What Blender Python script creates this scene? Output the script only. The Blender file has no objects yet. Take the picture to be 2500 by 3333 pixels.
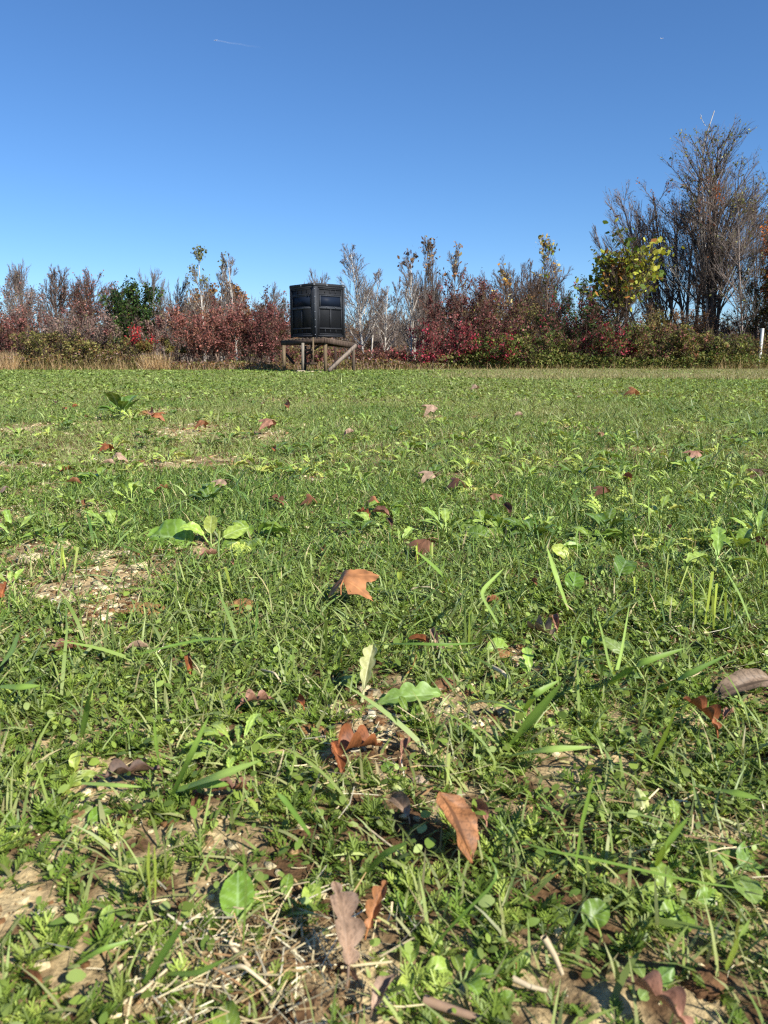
import bpy, math, random
import numpy as np
from mathutils import Vector, Matrix
random.seed(7)
RNG = np.random.default_rng(11)
R = math.radians
SC = bpy.context.scene
COL = SC.collection

# ------------------------------------------------------------------ camera, sky, sun, exposure
F = 2517.0; CX, CY = 1250.0, 1666.5; CAMZ = 0.5
PITCH = math.atan((CY - 1168.0) / F)
cam_d = bpy.data.cameras.new('camera'); cam = bpy.data.objects.new('camera', cam_d); COL.objects.link(cam)
cam.location = (0, 0, CAMZ); cam.rotation_euler = (R(90) - PITCH, 0, 0)
cam_d.sensor_width = 36; cam_d.sensor_fit = 'VERTICAL'; cam_d.sensor_height = 36
cam_d.lens = 36 * F / 3333.0
cam_d.clip_start = 0.02; cam_d.clip_end = 60000
cam_d.dof.use_dof = True; cam_d.dof.focus_distance = 2.6; cam_d.dof.aperture_fstop = cam_d.lens / 2.2
SC.camera = cam

SUN_AZ = R(-46)     # from +X towards +Y
SUN_EL = R(38)
w = bpy.data.worlds.new('World'); SC.world = w; w.use_nodes = True
nt = w.node_tree; bg = nt.nodes['Background']
sky = nt.nodes.new('ShaderNodeTexSky'); sky.sky_type = 'NISHITA'; sky.sun_disc = False
sky.sun_elevation = SUN_EL; sky.sun_rotation = R(90) - SUN_AZ
sky.air_density = 1.0; sky.dust_density = 0.0; sky.ozone_density = 10.0; sky.altitude = 300
hsv = nt.nodes.new('ShaderNodeHueSaturation'); hsv.inputs['Saturation'].default_value = 1.03; hsv.inputs['Value'].default_value = 1.03
nt.links.new(sky.outputs[0], hsv.inputs['Color']); nt.links.new(hsv.outputs[0], bg.inputs[0]); bg.inputs[1].default_value = 0.092
sl = bpy.data.lights.new('sun', 'SUN'); sl.energy = 4.8; sl.angle = R(0.55); sl.color = (1.0, 0.955, 0.88)
so = bpy.data.objects.new('sun', sl); COL.objects.link(so); so.location = (20, 5, 20)
sd = Vector((math.cos(SUN_EL) * math.cos(SUN_AZ), math.cos(SUN_EL) * math.sin(SUN_AZ), math.sin(SUN_EL)))
so.rotation_euler = sd.to_track_quat('Z', 'Y').to_euler()
SC.view_settings.view_transform = 'Standard'; SC.view_settings.look = 'None'
SC.view_settings.gamma = 1; SC.view_settings.exposure = 0.64
SC.cycles.max_bounces = 5; SC.cycles.diffuse_bounces = 3; SC.cycles.glossy_bounces = 2
SC.cycles.transmission_bounces = 3; SC.cycles.transparent_max_bounces = 8
SC.cycles.caustics_reflective = False; SC.cycles.caustics_refractive = False
SC.cycles.use_denoising = False
SC.cycles.filter_width = 1.2

# ------------------------------------------------------------------ helpers
def ray(px, py):
    xc = (px - CX) / F; yc = (CY - py) / F
    cp, sp = math.cos(PITCH), math.sin(PITCH)
    return np.array([xc, cp + yc * sp, -sp + yc * cp])

def at(px, py, Y):
    d = ray(px, py); s = Y / d[1]
    return np.array([d[0] * s, Y, CAMZ + d[2] * s])

_perm = np.random.default_rng(5).permutation(256)
_val = np.random.default_rng(6).random(256)
def vnoise(x, y, seed=0):
    xi = np.floor(x).astype(np.int64); yi = np.floor(y).astype(np.int64)
    fx = x - xi; fy = y - yi
    fx = fx * fx * (3 - 2 * fx); fy = fy * fy * (3 - 2 * fy)
    def h(a, b): return _val[_perm[(_perm[(a + seed * 37) & 255] + b) & 255]]
    return (h(xi, yi) * (1 - fx) + h(xi + 1, yi) * fx) * (1 - fy) + (h(xi, yi + 1) * (1 - fx) + h(xi + 1, yi + 1) * fx) * fy
def fbm(x, y, s, o=3, seed=0):
    r = 0; a = 1; t = 0
    for k in range(o):
        r = r + a * vnoise(x / s + 17.3 * k, y / s - 9.1 * k, seed + k); t += a; a *= .5; s *= .5
    return r / t

def height_base(x, y):
    near = np.clip(y / 6, .15, 1)
    return (fbm(x + 40, y + 13, 1.9, 2, 3) - .5) * .05 * np.clip(1.3 - y / 40, .3, 1) + (fbm(x, y, .32, 2, 8) - .5) * .022

def ground_px(px, py):
    d = ray(px, py); z = 0.0
    for _ in range(5):
        s = (z - CAMZ) / d[2]; x, y = d[0] * s, d[1] * s
        z = float(height_base(np.array([x]), np.array([y]))[0])
    return np.array([x, y, z])

# bare soil patches: px, py, half width px
PATCH = [(300,1890,185),(330,2005,120),(120,1800,120),(640,1790,60),(720,1780,60),(1340,2000,90),(1650,2140,100),(1720,2180,70),(1450,2250,85),
         (1620,2200,70),(2260,2060,110),(2330,2180,90),(1400,1960,60),(620,2390,90),(430,2400,110),(150,2430,90),(1150,2530,110),(1080,2470,70),
         (60,2960,170),(90,3150,170),(850,3130,190),(1050,3230,140),(620,3280,120),(330,2680,110),(420,2720,60),(1750,2640,110),(1760,2700,100),
         (1950,2450,60),(1600,3050,140),(1700,2900,80),(1980,3240,140),(2260,3230,170),(2350,2720,100),(1900,2800,70),(1250,2380,90),(990,2400,60),
         (20,1690,120),(560,1520,120),(80,1520,110),(500,1345,90),(620,1400,110),(60,1400,110),(700,1500,90),(1000,1560,110),(1480,1560,110),(2120,1480,90),
         (1560,1620,80),(2040,1580,80),(850,2020,50),(1420,2640,60),(1330,2650,70),(520,2960,90),(480,3120,90),(1200,2280,60),(1560,2380,60),(240,2560,60),
         (880,1420,90),(1400,1360,60),(300,1650,90),(1890,1400,70),(2300,1620,80),(1150,1750,60),(160,1590,80)]
PATCHW = []
for (px, py, r) in PATCH:
    g = ground_px(px, py); PATCHW.append((g[0], g[1], r / F * math.hypot(g[1], CAMZ)))
def soil(x, y):
    m = np.zeros_like(x)
    wob = fbm(x, y, .12, 3, 21)
    for ip, (a, b, r) in enumerate(PATCHW):
        ey = math.hypot(b, CAMZ) / CAMZ * (.5 if b < 3 else .22)
        d2 = ((x - a) ** 2 + ((y - b) / ey) ** 2) / (r * r)
        m = np.maximum(m, np.exp(-d2 * 1.1) * (1.75 if ip in (0, 1, 2, 20, 21) else .95 if b > 1.2 or ip == 22 else .72))
    base = fbm(x + 3, y - 7, .55, 3, 31) * .5 + fbm(x, y, .16, 2, 33) * .5
    m = m * (.30 + 1.05 * wob) * np.clip(.58 + y / 8, .58, 1) + np.clip((base - .60) * 3.0, 0, .5)
    left = np.clip((.1 - x / np.maximum(y, .5)) * .35, 0, .12)
    return np.clip(m + left, 0, 1)
def height(x, y):
    s = soil(x, y)
    clod = fbm(x, y, .055, 3, 51)
    return height_base(x, y) + s * (np.abs(clod - .5) * 2) ** .8 * .016 + (fbm(x, y, .02, 2, 61) - .5) * .004

def sight(px, py, h):
    """the point on a sight line that lies h above the soil"""
    d = ray(px, py); z = h
    for _ in range(5):
        s_ = (z - CAMZ) / d[2]; z = float(height_base(np.array([d[0] * s_]), np.array([d[1] * s_]))[0]) + h
    return np.array([d[0] * s_, d[1] * s_, z])

def lin(r, g, b, k=1.0):
    f = lambda c: ((c / 255 + .055) / 1.055) ** 2.4 if c > 10 else c / 255 / 12.92
    return np.array([f(r), f(g), f(b)]) * k
def nrm(a): return a / np.maximum(np.linalg.norm(a, axis=-1, keepdims=True), 1e-9)

class Geo:
    """collects quads (numpy) with a colour per vertex; build() links them as one mesh object"""
    def __init__(s): s.v = []; s.f = []; s.c = []; s.n = 0
    def add(s, v, f, c):
        v = np.asarray(v, float).reshape(-1, 3); c = np.asarray(c, float)
        if c.ndim == 1: c = np.tile(c[:3], (len(v), 1))
        s.v.append(v); s.f.append(np.asarray(f, np.int64).reshape(-1, 4) + s.n); s.c.append(c.reshape(-1, 3)); s.n += len(v)
    def build(s, name, mat, parent=None, origin=None, smooth=True):
        me = bpy.data.meshes.new(name)
        v = np.concatenate(s.v); f = np.concatenate(s.f); c = np.concatenate(s.c)
        if origin is not None: v = v - np.asarray(origin)
        me.vertices.add(len(v)); me.vertices.foreach_set('co', v.astype(np.float32).ravel())
        me.loops.add(f.size); me.loops.foreach_set('vertex_index', f.astype(np.int32).ravel())
        me.polygons.add(len(f)); me.polygons.foreach_set('loop_start', np.arange(0, f.size, 4, dtype=np.int32))
        if smooth: me.polygons.foreach_set('use_smooth', np.ones(len(f), bool))
        a = me.color_attributes.new('Col', 'FLOAT_COLOR', 'POINT')
        a.data.foreach_set('color', np.concatenate([c, np.ones((len(c), 1))], 1).astype(np.float32).ravel())
        me.update(calc_edges=True)
        if mat: me.materials.append(mat)
        o = bpy.data.objects.new(name, me); COL.objects.link(o)
        if parent: o.parent = parent
        elif origin is not None: o.location = origin
        return o

BOXF = np.array([[0,3,2,1],[4,5,6,7],[0,1,5,4],[1,2,6,5],[2,3,7,6],[3,0,4,7]])
def box(g, lo, hi, c, M=None):
    (a, b, d), (e, f, h) = lo, hi
    v = np.array([[a,b,d],[e,b,d],[e,f,d],[a,f,d],[a,b,h],[e,b,h],[e,f,h],[a,f,h]], float)
    if M is not None: v = v @ M[0].T + M[1]
    g.add(v, BOXF, c)
def beam(g, p, q, w, h, c, roll=0):
    p = np.array(p, float); q = np.array(q, float); d = nrm(q - p)
    s = np.cross(d, [0, 0, 1.]);
    if np.linalg.norm(s) < 1e-3: s = np.array([1., 0, 0])
    s = nrm(s); u = np.cross(s, d)
    s2 = s * math.cos(roll) + u * math.sin(roll); u2 = -s * math.sin(roll) + u * math.cos(roll)
    v = [p + s2 * a * w / 2 + u2 * b * h / 2 for a, b in ((-1,-1),(1,-1),(1,1),(-1,1))] + [q + s2 * a * w / 2 + u2 * b * h / 2 for a, b in ((-1,-1),(1,-1),(1,1),(-1,1))]
    g.add(v, [[3,2,1,0],[4,5,6,7],[0,1,5,4],[1,2,6,5],[2,3,7,6],[3,0,4,7]], c)

def tubes(g, P, r0, r1, sides, c):
    """P (n,k,3) polylines"""
    n, k, _ = P.shape
    if n == 0: return
    d = nrm(P[:, -1] - P[:, 0]); ref = np.where(np.abs(d[:, 2:3]) > .9, [[1., 0, 0]], [[0, 0, 1.]])
    a = nrm(np.cross(d, ref)); b = np.cross(d, a)
    t = np.linspace(0, 1, k)[None, :, None]; r = r0[:, None, None] * (1 - t) + r1[:, None, None] * t
    ang = np.arange(sides) * 2 * math.pi / sides
    off = a[:, None, None, :] * np.cos(ang)[None, None, :, None] + b[:, None, None, :] * np.sin(ang)[None, None, :, None]
    V = P[:, :, None, :] + off * r[:, :, :, None]
    i = np.arange(n)[:, None, None] * k * sides + np.arange(k - 1)[None, :, None] * sides
    s = np.arange(sides)[None, None, :]; s2 = (s + 1) % sides
    fq = np.stack([i + s, i + s2, i + sides + s2, i + sides + s], -1)
    cc = np.repeat(np.asarray(c, float).reshape(-1, 3) if np.ndim(c) > 1 else np.tile(c, (n, 1)), k * sides, 0)
    g.add(V, fq, cc)

def ribbons(g, P, D, B, L, W, prof, C, tilt=None, basec=None, tip=None):
    """n ribbons: start P, direction D, bend B added along, length L, width W, profile list, colour C (n,3)"""
    n = len(P)
    if n == 0: return
    k = len(prof) - 1
    side = nrm(np.cross(D, [0, 0, 1.]) + 1e-5)
    if tilt is not None:
        up = np.cross(side, D); side = nrm(side * np.cos(tilt)[:, None] + up * np.sin(tilt)[:, None])
    pts = [P]; cur = P
    for i in range(k):
        d = nrm(D + B * ((i + .5) / k)); cur = cur + d * (L / k)[:, None]; pts.append(cur)
    C0 = np.asarray(C, float).reshape(-1, 3)
    if len(C0) == 1: C0 = np.repeat(C0, n, 0)
    V = np.empty((n, k + 1, 2, 3)); CC = np.empty((n, k + 1, 2, 3))
    for i in range(k + 1):
        h = side * (W * prof[i] * .5)[:, None]
        V[:, i, 0] = pts[i] - h; V[:, i, 1] = pts[i] + h
        c = C0
        if basec is not None: c = C0 * (1 - .6 * max(0, 1 - 2.2 * i / k)) + np.asarray(basec) * .6 * max(0, 1 - 2.2 * i / k)
        if tip is not None and i == k: c = tip
        CC[:, i, 0] = c; CC[:, i, 1] = c
    b = (np.arange(n) * (k + 1) * 2)[:, None] + (np.arange(k) * 2)[None, :]
    g.add(V, np.stack([b, b + 1, b + 3, b + 2], -1), CC)

def mat(name): 
    m = bpy.data.materials.new(name); m.use_nodes = True; return m, m.node_tree, m.node_tree.nodes['Principled BSDF']

def leaf_material(name, trans=.35, rough=.5, spec=.35, gain=(1.25, 1.2, .7), noise=0.0, nscale=60):
    m, t, p = mat(name); out = t.nodes['Material Output']
    a = t.nodes.new('ShaderNodeAttribute'); a.attribute_name = 'Col'
    src = a.outputs['Color']
    if noise > 0:
        n = t.nodes.new('ShaderNodeTexNoise'); n.inputs['Scale'].default_value = nscale; n.inputs['Detail'].default_value = 4
        co = t.nodes.new('ShaderNodeTexCoord'); t.links.new(co.outputs['Object'], n.inputs['Vector'])
        mr = t.nodes.new('ShaderNodeMapRange'); mr.inputs[1].default_value = .3; mr.inputs[2].default_value = .7
        mr.inputs[3].default_value = 1 - noise; mr.inputs[4].default_value = 1 + noise
        t.links.new(n.outputs[0], mr.inputs[0])
        mu = t.nodes.new('ShaderNodeVectorMath'); mu.operation = 'SCALE'
        t.links.new(src, mu.inputs[0]); t.links.new(mr.outputs[0], mu.inputs['Scale']); src = mu.outputs[0]
    t.links.new(src, p.inputs['Base Color'])
    p.inputs['Roughness'].default_value = rough; p.inputs['Specular IOR Level'].default_value = spec
    if trans > 0:
        tr = t.nodes.new('ShaderNodeBsdfTranslucent'); mx = t.nodes.new('ShaderNodeMixShader'); mx.inputs[0].default_value = trans
        g = t.nodes.new('ShaderNodeVectorMath'); g.operation = 'MULTIPLY'; g.inputs[1].default_value = gain
        t.links.new(src, g.inputs[0]); t.links.new(g.outputs[0], tr.inputs[0])
        t.links.new(p.outputs[0], mx.inputs[1]); t.links.new(tr.outputs[0], mx.inputs[2]); t.links.new(mx.outputs[0], out.inputs[0])
    return m

def attr_material(name, rough=.8, spec=.2, bump=0, scale=80, streak=None, noise=.25):
    m, t, p = mat(name)
    a = t.nodes.new('ShaderNodeAttribute'); a.attribute_name = 'Col'
    n = t.nodes.new('ShaderNodeTexNoise'); n.inputs['Scale'].default_value = scale; n.inputs['Detail'].default_value = 6
    co = t.nodes.new('ShaderNodeTexCoord'); mp = t.nodes.new('ShaderNodeMapping')
    if streak: mp.inputs['Scale'].default_value = streak
    t.links.new(co.outputs['Object'], mp.inputs[0]); t.links.new(mp.outputs[0], n.inputs['Vector'])
    mr = t.nodes.new('ShaderNodeMapRange'); mr.inputs[1].default_value = .3; mr.inputs[2].default_value = .7
    mr.inputs[3].default_value = 1 - noise; mr.inputs[4].default_value = 1 + noise
    t.links.new(n.outputs[0], mr.inputs[0])
    mu = t.nodes.new('ShaderNodeVectorMath'); mu.operation = 'SCALE'
    t.links.new(a.outputs['Color'], mu.inputs[0]); t.links.new(mr.outputs[0], mu.inputs['Scale'])
    t.links.new(mu.outputs[0], p.inputs['Base Color'])
    p.inputs['Roughness'].default_value = rough; p.inputs['Specular IOR Level'].default_value = spec
    if bump:
        b = t.nodes.new('ShaderNodeBump'); b.inputs['Strength'].default_value = 1; b.inputs['Distance'].default_value = bump
        t.links.new(n.outputs[0], b.inputs['Height']); t.links.new(b.outputs[0], p.inputs['Normal'])
    return m

M_GRASS = leaf_material('grass_blade', .27, .45, .32, (1.35, 1.12, .5))
M_LEAF = leaf_material('green_leaf', .25, .42, .38, (1.3, 1.15, .5), noise=.2, nscale=90)
M_DRY = leaf_material('dry_leaf', .14, .55, .3, (1.2, 1.0, .7), noise=.38, nscale=45)
M_FOL = leaf_material('foliage', .3, .6, .2, (1.25, 1.1, .8))
M_BARK = attr_material('bark', .85, .15, noise=.35, scale=6)
M_WOOD = attr_material('weathered_wood', .85, .15, bump=.004, scale=14, streak=(1, 1, .15), noise=.4)
M_PLAST = attr_material('black_plastic', .62, .22, noise=.12, scale=20)
M_SOIL = attr_material('clod_soil', .95, .1, bump=.004, scale=160, noise=.35)
M_STRAW = attr_material('straw', .7, .3, noise=.15, scale=120)
M_PAINT = attr_material('white_plastic', .5, .4, noise=.05, scale=10)

def tag(o, label=None, cat=None, group=None, kind=None):
    if label: o['label'] = label
    if cat: o['category'] = cat
    if group: o['group'] = group
    if kind: o['kind'] = kind
    return o
def empty(name, loc):
    o = bpy.data.objects.new(name, None); COL.objects.link(o); o.location = loc; o.empty_display_size = .2; return o

# ------------------------------------------------------------------ ground: one sheet out to the horizon
def build_ground():
    rs = [0.12]
    while rs[-1] < 6: rs.append(rs[-1] * 1.0075 + .0005)
    while rs[-1] < 60: rs.append(rs[-1] * 1.03)
    while rs[-1] < 9000: rs.append(rs[-1] * 1.25)
    rs = np.array(rs)
    th = np.concatenate([np.linspace(R(40), R(140), 640), np.linspace(R(140), R(400), 160)[1:-1]])
    Rr, T = np.meshgrid(rs, th, indexing='ij')
    X = Rr * np.cos(T); Y = Rr * np.sin(T)
    Z = height(X.ravel(), np.where(Y.ravel() < 0, 0, Y.ravel())).reshape(X.shape)
    fade = np.clip((60 - Rr) / 20, 0, 1); Z = Z * fade
    V = np.stack([X, Y, Z], -1).reshape(-1, 3)
    nr, nt_ = X.shape
    i = np.arange(nr - 1)[:, None] * nt_; j = np.arange(nt_)[None, :]; j2 = (j + 1) % nt_
    fq = np.stack([i + j, i + nt_ + j, i + nt_ + j2, i + j2], -1).reshape(-1, 4)
    x, y = V[:, 0], V[:, 1]
    s = soil(x, y)[:, None]
    tone = fbm(x, y, .09, 3, 71)[:, None]; tone2 = fbm(x, y, .03, 2, 77)[:, None]
    brown = lin(112, 84, 60, .7); tan = lin(204, 180, 134, .85); moss = lin(92, 104, 52, .7)
    tt = np.clip((tone * .6 + tone2 * .5 - .42) * 4 + s * .55 - .42, 0, 1)
    c = brown * (1 - tt) + tan * tt
    far = np.clip((y - 5) / 12, 0, 1)[:, None]
    gm = np.clip((.75 - s) * 1.2, 0, 1) * (.08 + .72 * far)
    c = c * (1 - gm) + moss * gm
    edge = np.clip((np.hypot(x, y) - 31) / 2, 0, 1)[:, None]
    c = c * (1 - edge) + lin(120, 98, 66, .7) * edge
    g = Geo(); g.add(V, fq, c)
    o = g.build('field_ground', M_SOIL)
    tag(o, kind='structure')
    # centre disc under the camera so the sheet has no hole
    g = Geo(); n = nt_; 
    return o
build_ground()

# ------------------------------------------------------------------ where the single leaves and plants are (picture px)
FL = [
 # px, py, size, kind, colour, yaw, pitch, roll, arch, curl, lift, width, label
 (1135, 1905, 170, 'tulip', 'gold', -18, 28, -12, .5, .9, .012, None, 'largest golden brown fallen leaf, lobed and arched, lying in the centre of the field'),
 (1140, 2420, 165, 'oak', 'orange', -62, 12, 10, .7, 1.7, .010, .7, 'curled orange brown oak leaf on pale soil below the golden lobed leaf'),
 (1100, 2460, 105, 'oak', 'orange', 200, -22, 5, .5, 1.5, .006, .5, 'small orange brown leaf lobe tucked under the curled oak leaf'),
 (1482, 2678, 205, 'ovate', 'gold', 216, -26, -14, .5, .8, .010, .66, 'big pointed tan leaf with dark midrib, tilted in the grass at lower centre'),
 (1562, 2640, 80, 'curl', 'pink', 20, 20, 10, .5, 1.6, .006, .6, 'crumpled pinkish leaf scrap touching the big pointed tan leaf'),
 (2298, 2330, 130, 'oak', 'orange', 25, 48, 20, .9, 1.8, .008, .55, 'upright orange oak leaf curled like a hook near the right edge'),
 (2366, 2318, 55, 'curl', 'pink', -60, 15, 0, .5, 1.4, .010, .6, 'small pink curled leaf right beside the orange hook shaped leaf'),
 (2430, 2240, 200, 'ovate', 'grey', 100, 4, -22, .8, 1.3, .004, .5, 'large greyish brown crumpled leaf lying at the right edge'),
 (613, 2168, 80, 'curl', 'orange', 12, 55, 10, .4, 1.6, .006, .38, 'narrow orange leaf standing on end left of centre'),
 (822, 2272, 100, 'oak', 'pink', -72, 14, 0, .5, 1.4, .018, .6, 'pinkish brown oak leaf resting on the serrated rosette plant'),
 (975, 2290, 48, 'curl', 'orange', 30, 20, 0, .6, 1.4, .01, .7, 'small rust leaf right of the serrated rosette plant'),
 (1372, 1786, 95, 'maple', 'brown', 80, 4, -8, .8, 1.4, .004, None, 'flat reddish brown leaf half hidden by cereal blades above centre'),
 (1372, 2085, 70, 'curl', 'orange', 70, 24, 0, .6, 1.4, .012, .42, 'orange tan curled leaf, left one of a pair in the grass'),
 (1412, 2076, 75, 'curl', 'tan', 8, 42, 0, .6, 1.4, .012, .36, 'pale tan curled leaf, right one of a pair in the grass'),
 (1440, 2108, 80, 'curl', 'tan', -80, 4, 0, .4, 1.4, .006, .35, 'thin tan leaf lying flat under the curled pair'),
 (1765, 2050, 110, 'oak', 'grey', 30, 10, 0, .6, 1.6, .008, .7, 'greyish brown curled leaf beside bare soil right of centre'),
 (1808, 2025, 80, 'curl', 'pink', -12, 36, 0, .6, 1.6, .008, .38, 'pinkish curled leaf leaning on the greyish brown one'),
 (395, 2522, 200, 'oak', 'dark', -66, 8, 4, .4, 1.1, .010, .34, 'long dark purplish brown leaf lying at lower left'),
 (740, 2565, 130, 'oak', 'brown', -80, 10, 0, .6, 1.5, .006, .5, 'brown leaf half under a broad blade at lower left'),
 (640, 2590, 80, 'curl', 'brown', 178, 10, 0, .8, 1.6, .006, .4, 'narrow brown leaf hanging down beside the half covered brown leaf'),
 (1318, 2430, 110, 'curl', 'pink', -22, 14, 0, .5, 1.5, .006, .32, 'narrow pink tan leaf standing right of the curled oak leaf'),
 (1300, 2625, 95, 'curl', 'grey', 30, 22, 0, .5, 1.1, .008, .6, 'grey leaf left of the big pointed tan leaf'),
 (1118, 3040, 215, 'oak', 'tan', 8, 42, 22, .5, .9, .014, .46, 'pale tan forked leaf curling up near the bottom centre'),
 (1218, 2960, 140, 'oak', 'gold', -30, 46, 16, .8, 1.2, .012, .4, 'orange tan curled lobe behind the pale tan forked leaf'),
 (1235, 3235, 105, 'curl', 'tan', -46, 36, 16, .5, .9, .012, .45, 'small tan leaf standing near the bottom edge'),
 (1130, 3185, 110, 'curl', 'dark', 40, 4, 0, .7, 1.7, .004, .3, 'dark twisted leaf between the tan forked leaf and the small tan one'),
 (2165, 3285, 190, 'oak', 'pink', 30, 26, 20, .8, 1.5, .012, .5, 'pinkish brown torn leaf at the bottom right edge'),
 (108, 3205, 75, 'curl', 'red', 60, 20, 0, .9, 1.7, .008, .5, 'small red brown curled leaf at the bottom left'),
 (205, 2110, 120, 'oak', 'brown', -60, 8, 0, .5, 1.5, .004, .5, 'dull brown leaf sunk in the grass at left'),
 (8, 1925, 70, 'oak', 'orange', 10, 40, 0, .5, 1.2, .01, .6, 'orange leaf cut by the left edge'),
 (672, 1802, 70, 'oak', 'pink', -58, 12, 0, .5, 1.2, .012, .55, 'pinkish oak leaf below the big round green leaf'),
 (755, 1830, 28, 'curl', 'pink', 20, 30, 0, .5, 1.2, .01, .6, 'tiny pink leaf right of the pinkish oak leaf'),
 (238, 1566, 45, 'curl', 'red', -80, 4, 0, .5, 1.2, .02, .5, 'small rust red leaf at far left beside a leafy clump'),
 (272, 1640, 34, 'curl', 'red', 10, 44, 0, .5, 1.2, .02, .5, 'tiny upright red leaf at far left'),
 (1010, 1632, 60, 'maple', 'red', 30, 30, 0, .5, 1.2, .02, None, 'dark red crumpled leaf left of the top centre leaves'),
 (1216, 1634, 52, 'maple', 'gold', 10, 30, 0, .5, 1.2, .02, None, 'golden crumpled leaf above the golden lobed leaf'),
 (1244, 1665, 60, 'curl', 'pink', 60, 20, 0, .5, 1.5, .018, .5, 'pink brown leaf touching the golden crumpled leaf'),
 (1268, 1700, 44, 'curl', 'dark', 12, 40, 0, .5, 1.5, .018, .5, 'dark upright leaf just below the pink brown one'),
 (1652, 1655, 45, 'curl', 'dark', 20, 50, 0, .5, 1.5, .018, .6, 'dark brown upright leaf right of centre in the mid field'),
 (1390, 1552, 64, 'maple', 'tan', 70, 16, 0, .5, 1.2, .02, None, 'tan crumpled leaf in the mid field beside a straw patch'),
 (1486, 1578, 70, 'maple', 'brown', 20, 20, 0, .5, 1.2, .02, None, 'brown crumpled leaf right of the tan one in the mid field'),
 (2042, 1555, 34, 'curl', 'orange', 20, 40, 0, .5, 1.2, .02, .7, 'small orange leaf standing in the right mid field'),
 (1955, 1600, 60, 'maple', 'brown', 50, 10, 0, .5, 1.2, .02, None, 'brown leaf below the small standing orange leaf'),
 (2455, 1545, 60, 'maple', 'dark', 60, 12, 0, .5, 1.2, .02, None, 'dark brown leaf near the right edge in the mid field'),
 (2250, 1485, 60, 'maple', 'pink', 80, 14, 0, .5, 1.2, .022, None, 'pinkish leaf in the right mid field'),
 (2058, 1277, 46, 'maple', 'gold', 20, 30, 0, .5, 1.2, .04, None, 'gold brown leaf far out in the field at right'),
 (1395, 1337, 56, 'maple', 'tan', 80, 14, 0, .5, 1.2, .03, None, 'tan leaf on a dark soil spot far right of the blind'),
 (868, 1386, 58, 'maple', 'pink', 70, 14, 0, .5, 1.2, .03, None, 'pale pink leaf in the far field below the blind'),
 (930, 1316, 34, 'curl', 'red', 20, 34, 0, .5, 1.2, .03, .7, 'small dark red leaf far below the blind'),
 (655, 1386, 50, 'maple', 'red', 60, 10, 0, .5, 1.2, .02, None, 'rust leaf left of the pale pink one in the far field'),
 (486, 1342, 36, 'curl', 'pink', 20, 30, 0, .5, 1.2, .03, .7, 'pinkish leaf on the rubble heap in the far left field'),
 (520, 1358, 44, 'maple', 'orange', -60, 20, 0, .5, 1.2, .03, None, 'orange leaf at the right end of the rubble heap'),
 (345, 1460, 52, 'maple', 'orange', 60, 16, 0, .5, 1.2, .02, None, 'orange tan leaf in the left field below the rubble heap'),
 (385, 1492, 52, 'maple', 'tan', 0, 26, 0, .5, 1.2, .02, None, 'tan crumpled leaf just below the orange tan one at left'),
 (350, 1505, 40, 'curl', 'tan', -70, 6, 0, .5, 1.2, .02, .5, 'flat tan leaf left of the crumpled tan one'),
 (715, 1580, 60, 'maple', 'tan', 80, 10, 0, .5, 1.2, .02, None, 'pale tan leaf scrap left of centre on bare ground'),
 (890, 1460, 34, 'curl', 'orange', 10, 30, 0, .5, 1.2, .02, .6, 'small orange leaf beside a tall leafy clump'),
 (180, 1310, 30, 'curl', 'dark', 10, 20, 0, .5, 1.2, .03, .7, 'small dark leaf in the far left field'),
 (1595, 1950, 50, 'curl', 'red', -60, 14, 0, .5, 1.4, .01, .6, 'rust red leaf right of the golden lobed leaf'),
 (1738, 1895, 34, 'curl', 'red', 20, 30, 0, .5, 1.4, .012, .6, 'small red brown leaf by the pale green sprout'),
 (1052, 1790, 40, 'curl', 'red', 10, 30, 0, .5, 1.4, .012, .6, 'small rust leaf above the golden lobed leaf'),
 (440, 2105, 66, 'curl', 'tan', -70, 10, 0, .5, 1.2, .01, .5, 'whitish tan leaf beside the brown clods at left'),
 (2180, 1720, 30, 'curl', 'pink', 10, 44, 0, .5, 1.4, .012, .6, 'tiny pink leaf tip among big green leaves at right'),
 (2480, 1770, 60, 'curl', 'brown', 40, 30, 0, .5, 1.4, .015, .5, 'brown leaf by the right edge above the tall stalks'),
 (20, 1600, 50, 'maple', 'tan', 40, 10, 0, .5, 1.2, .02, None, 'tan leaf near the left edge in the mid field'),
 (1545, 1262, 30, 'maple', 'tan', 40, 20, 0, .5, 1.2, .05, None, 'tan leaf lying far out near the dry grass strip'),
]
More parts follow.
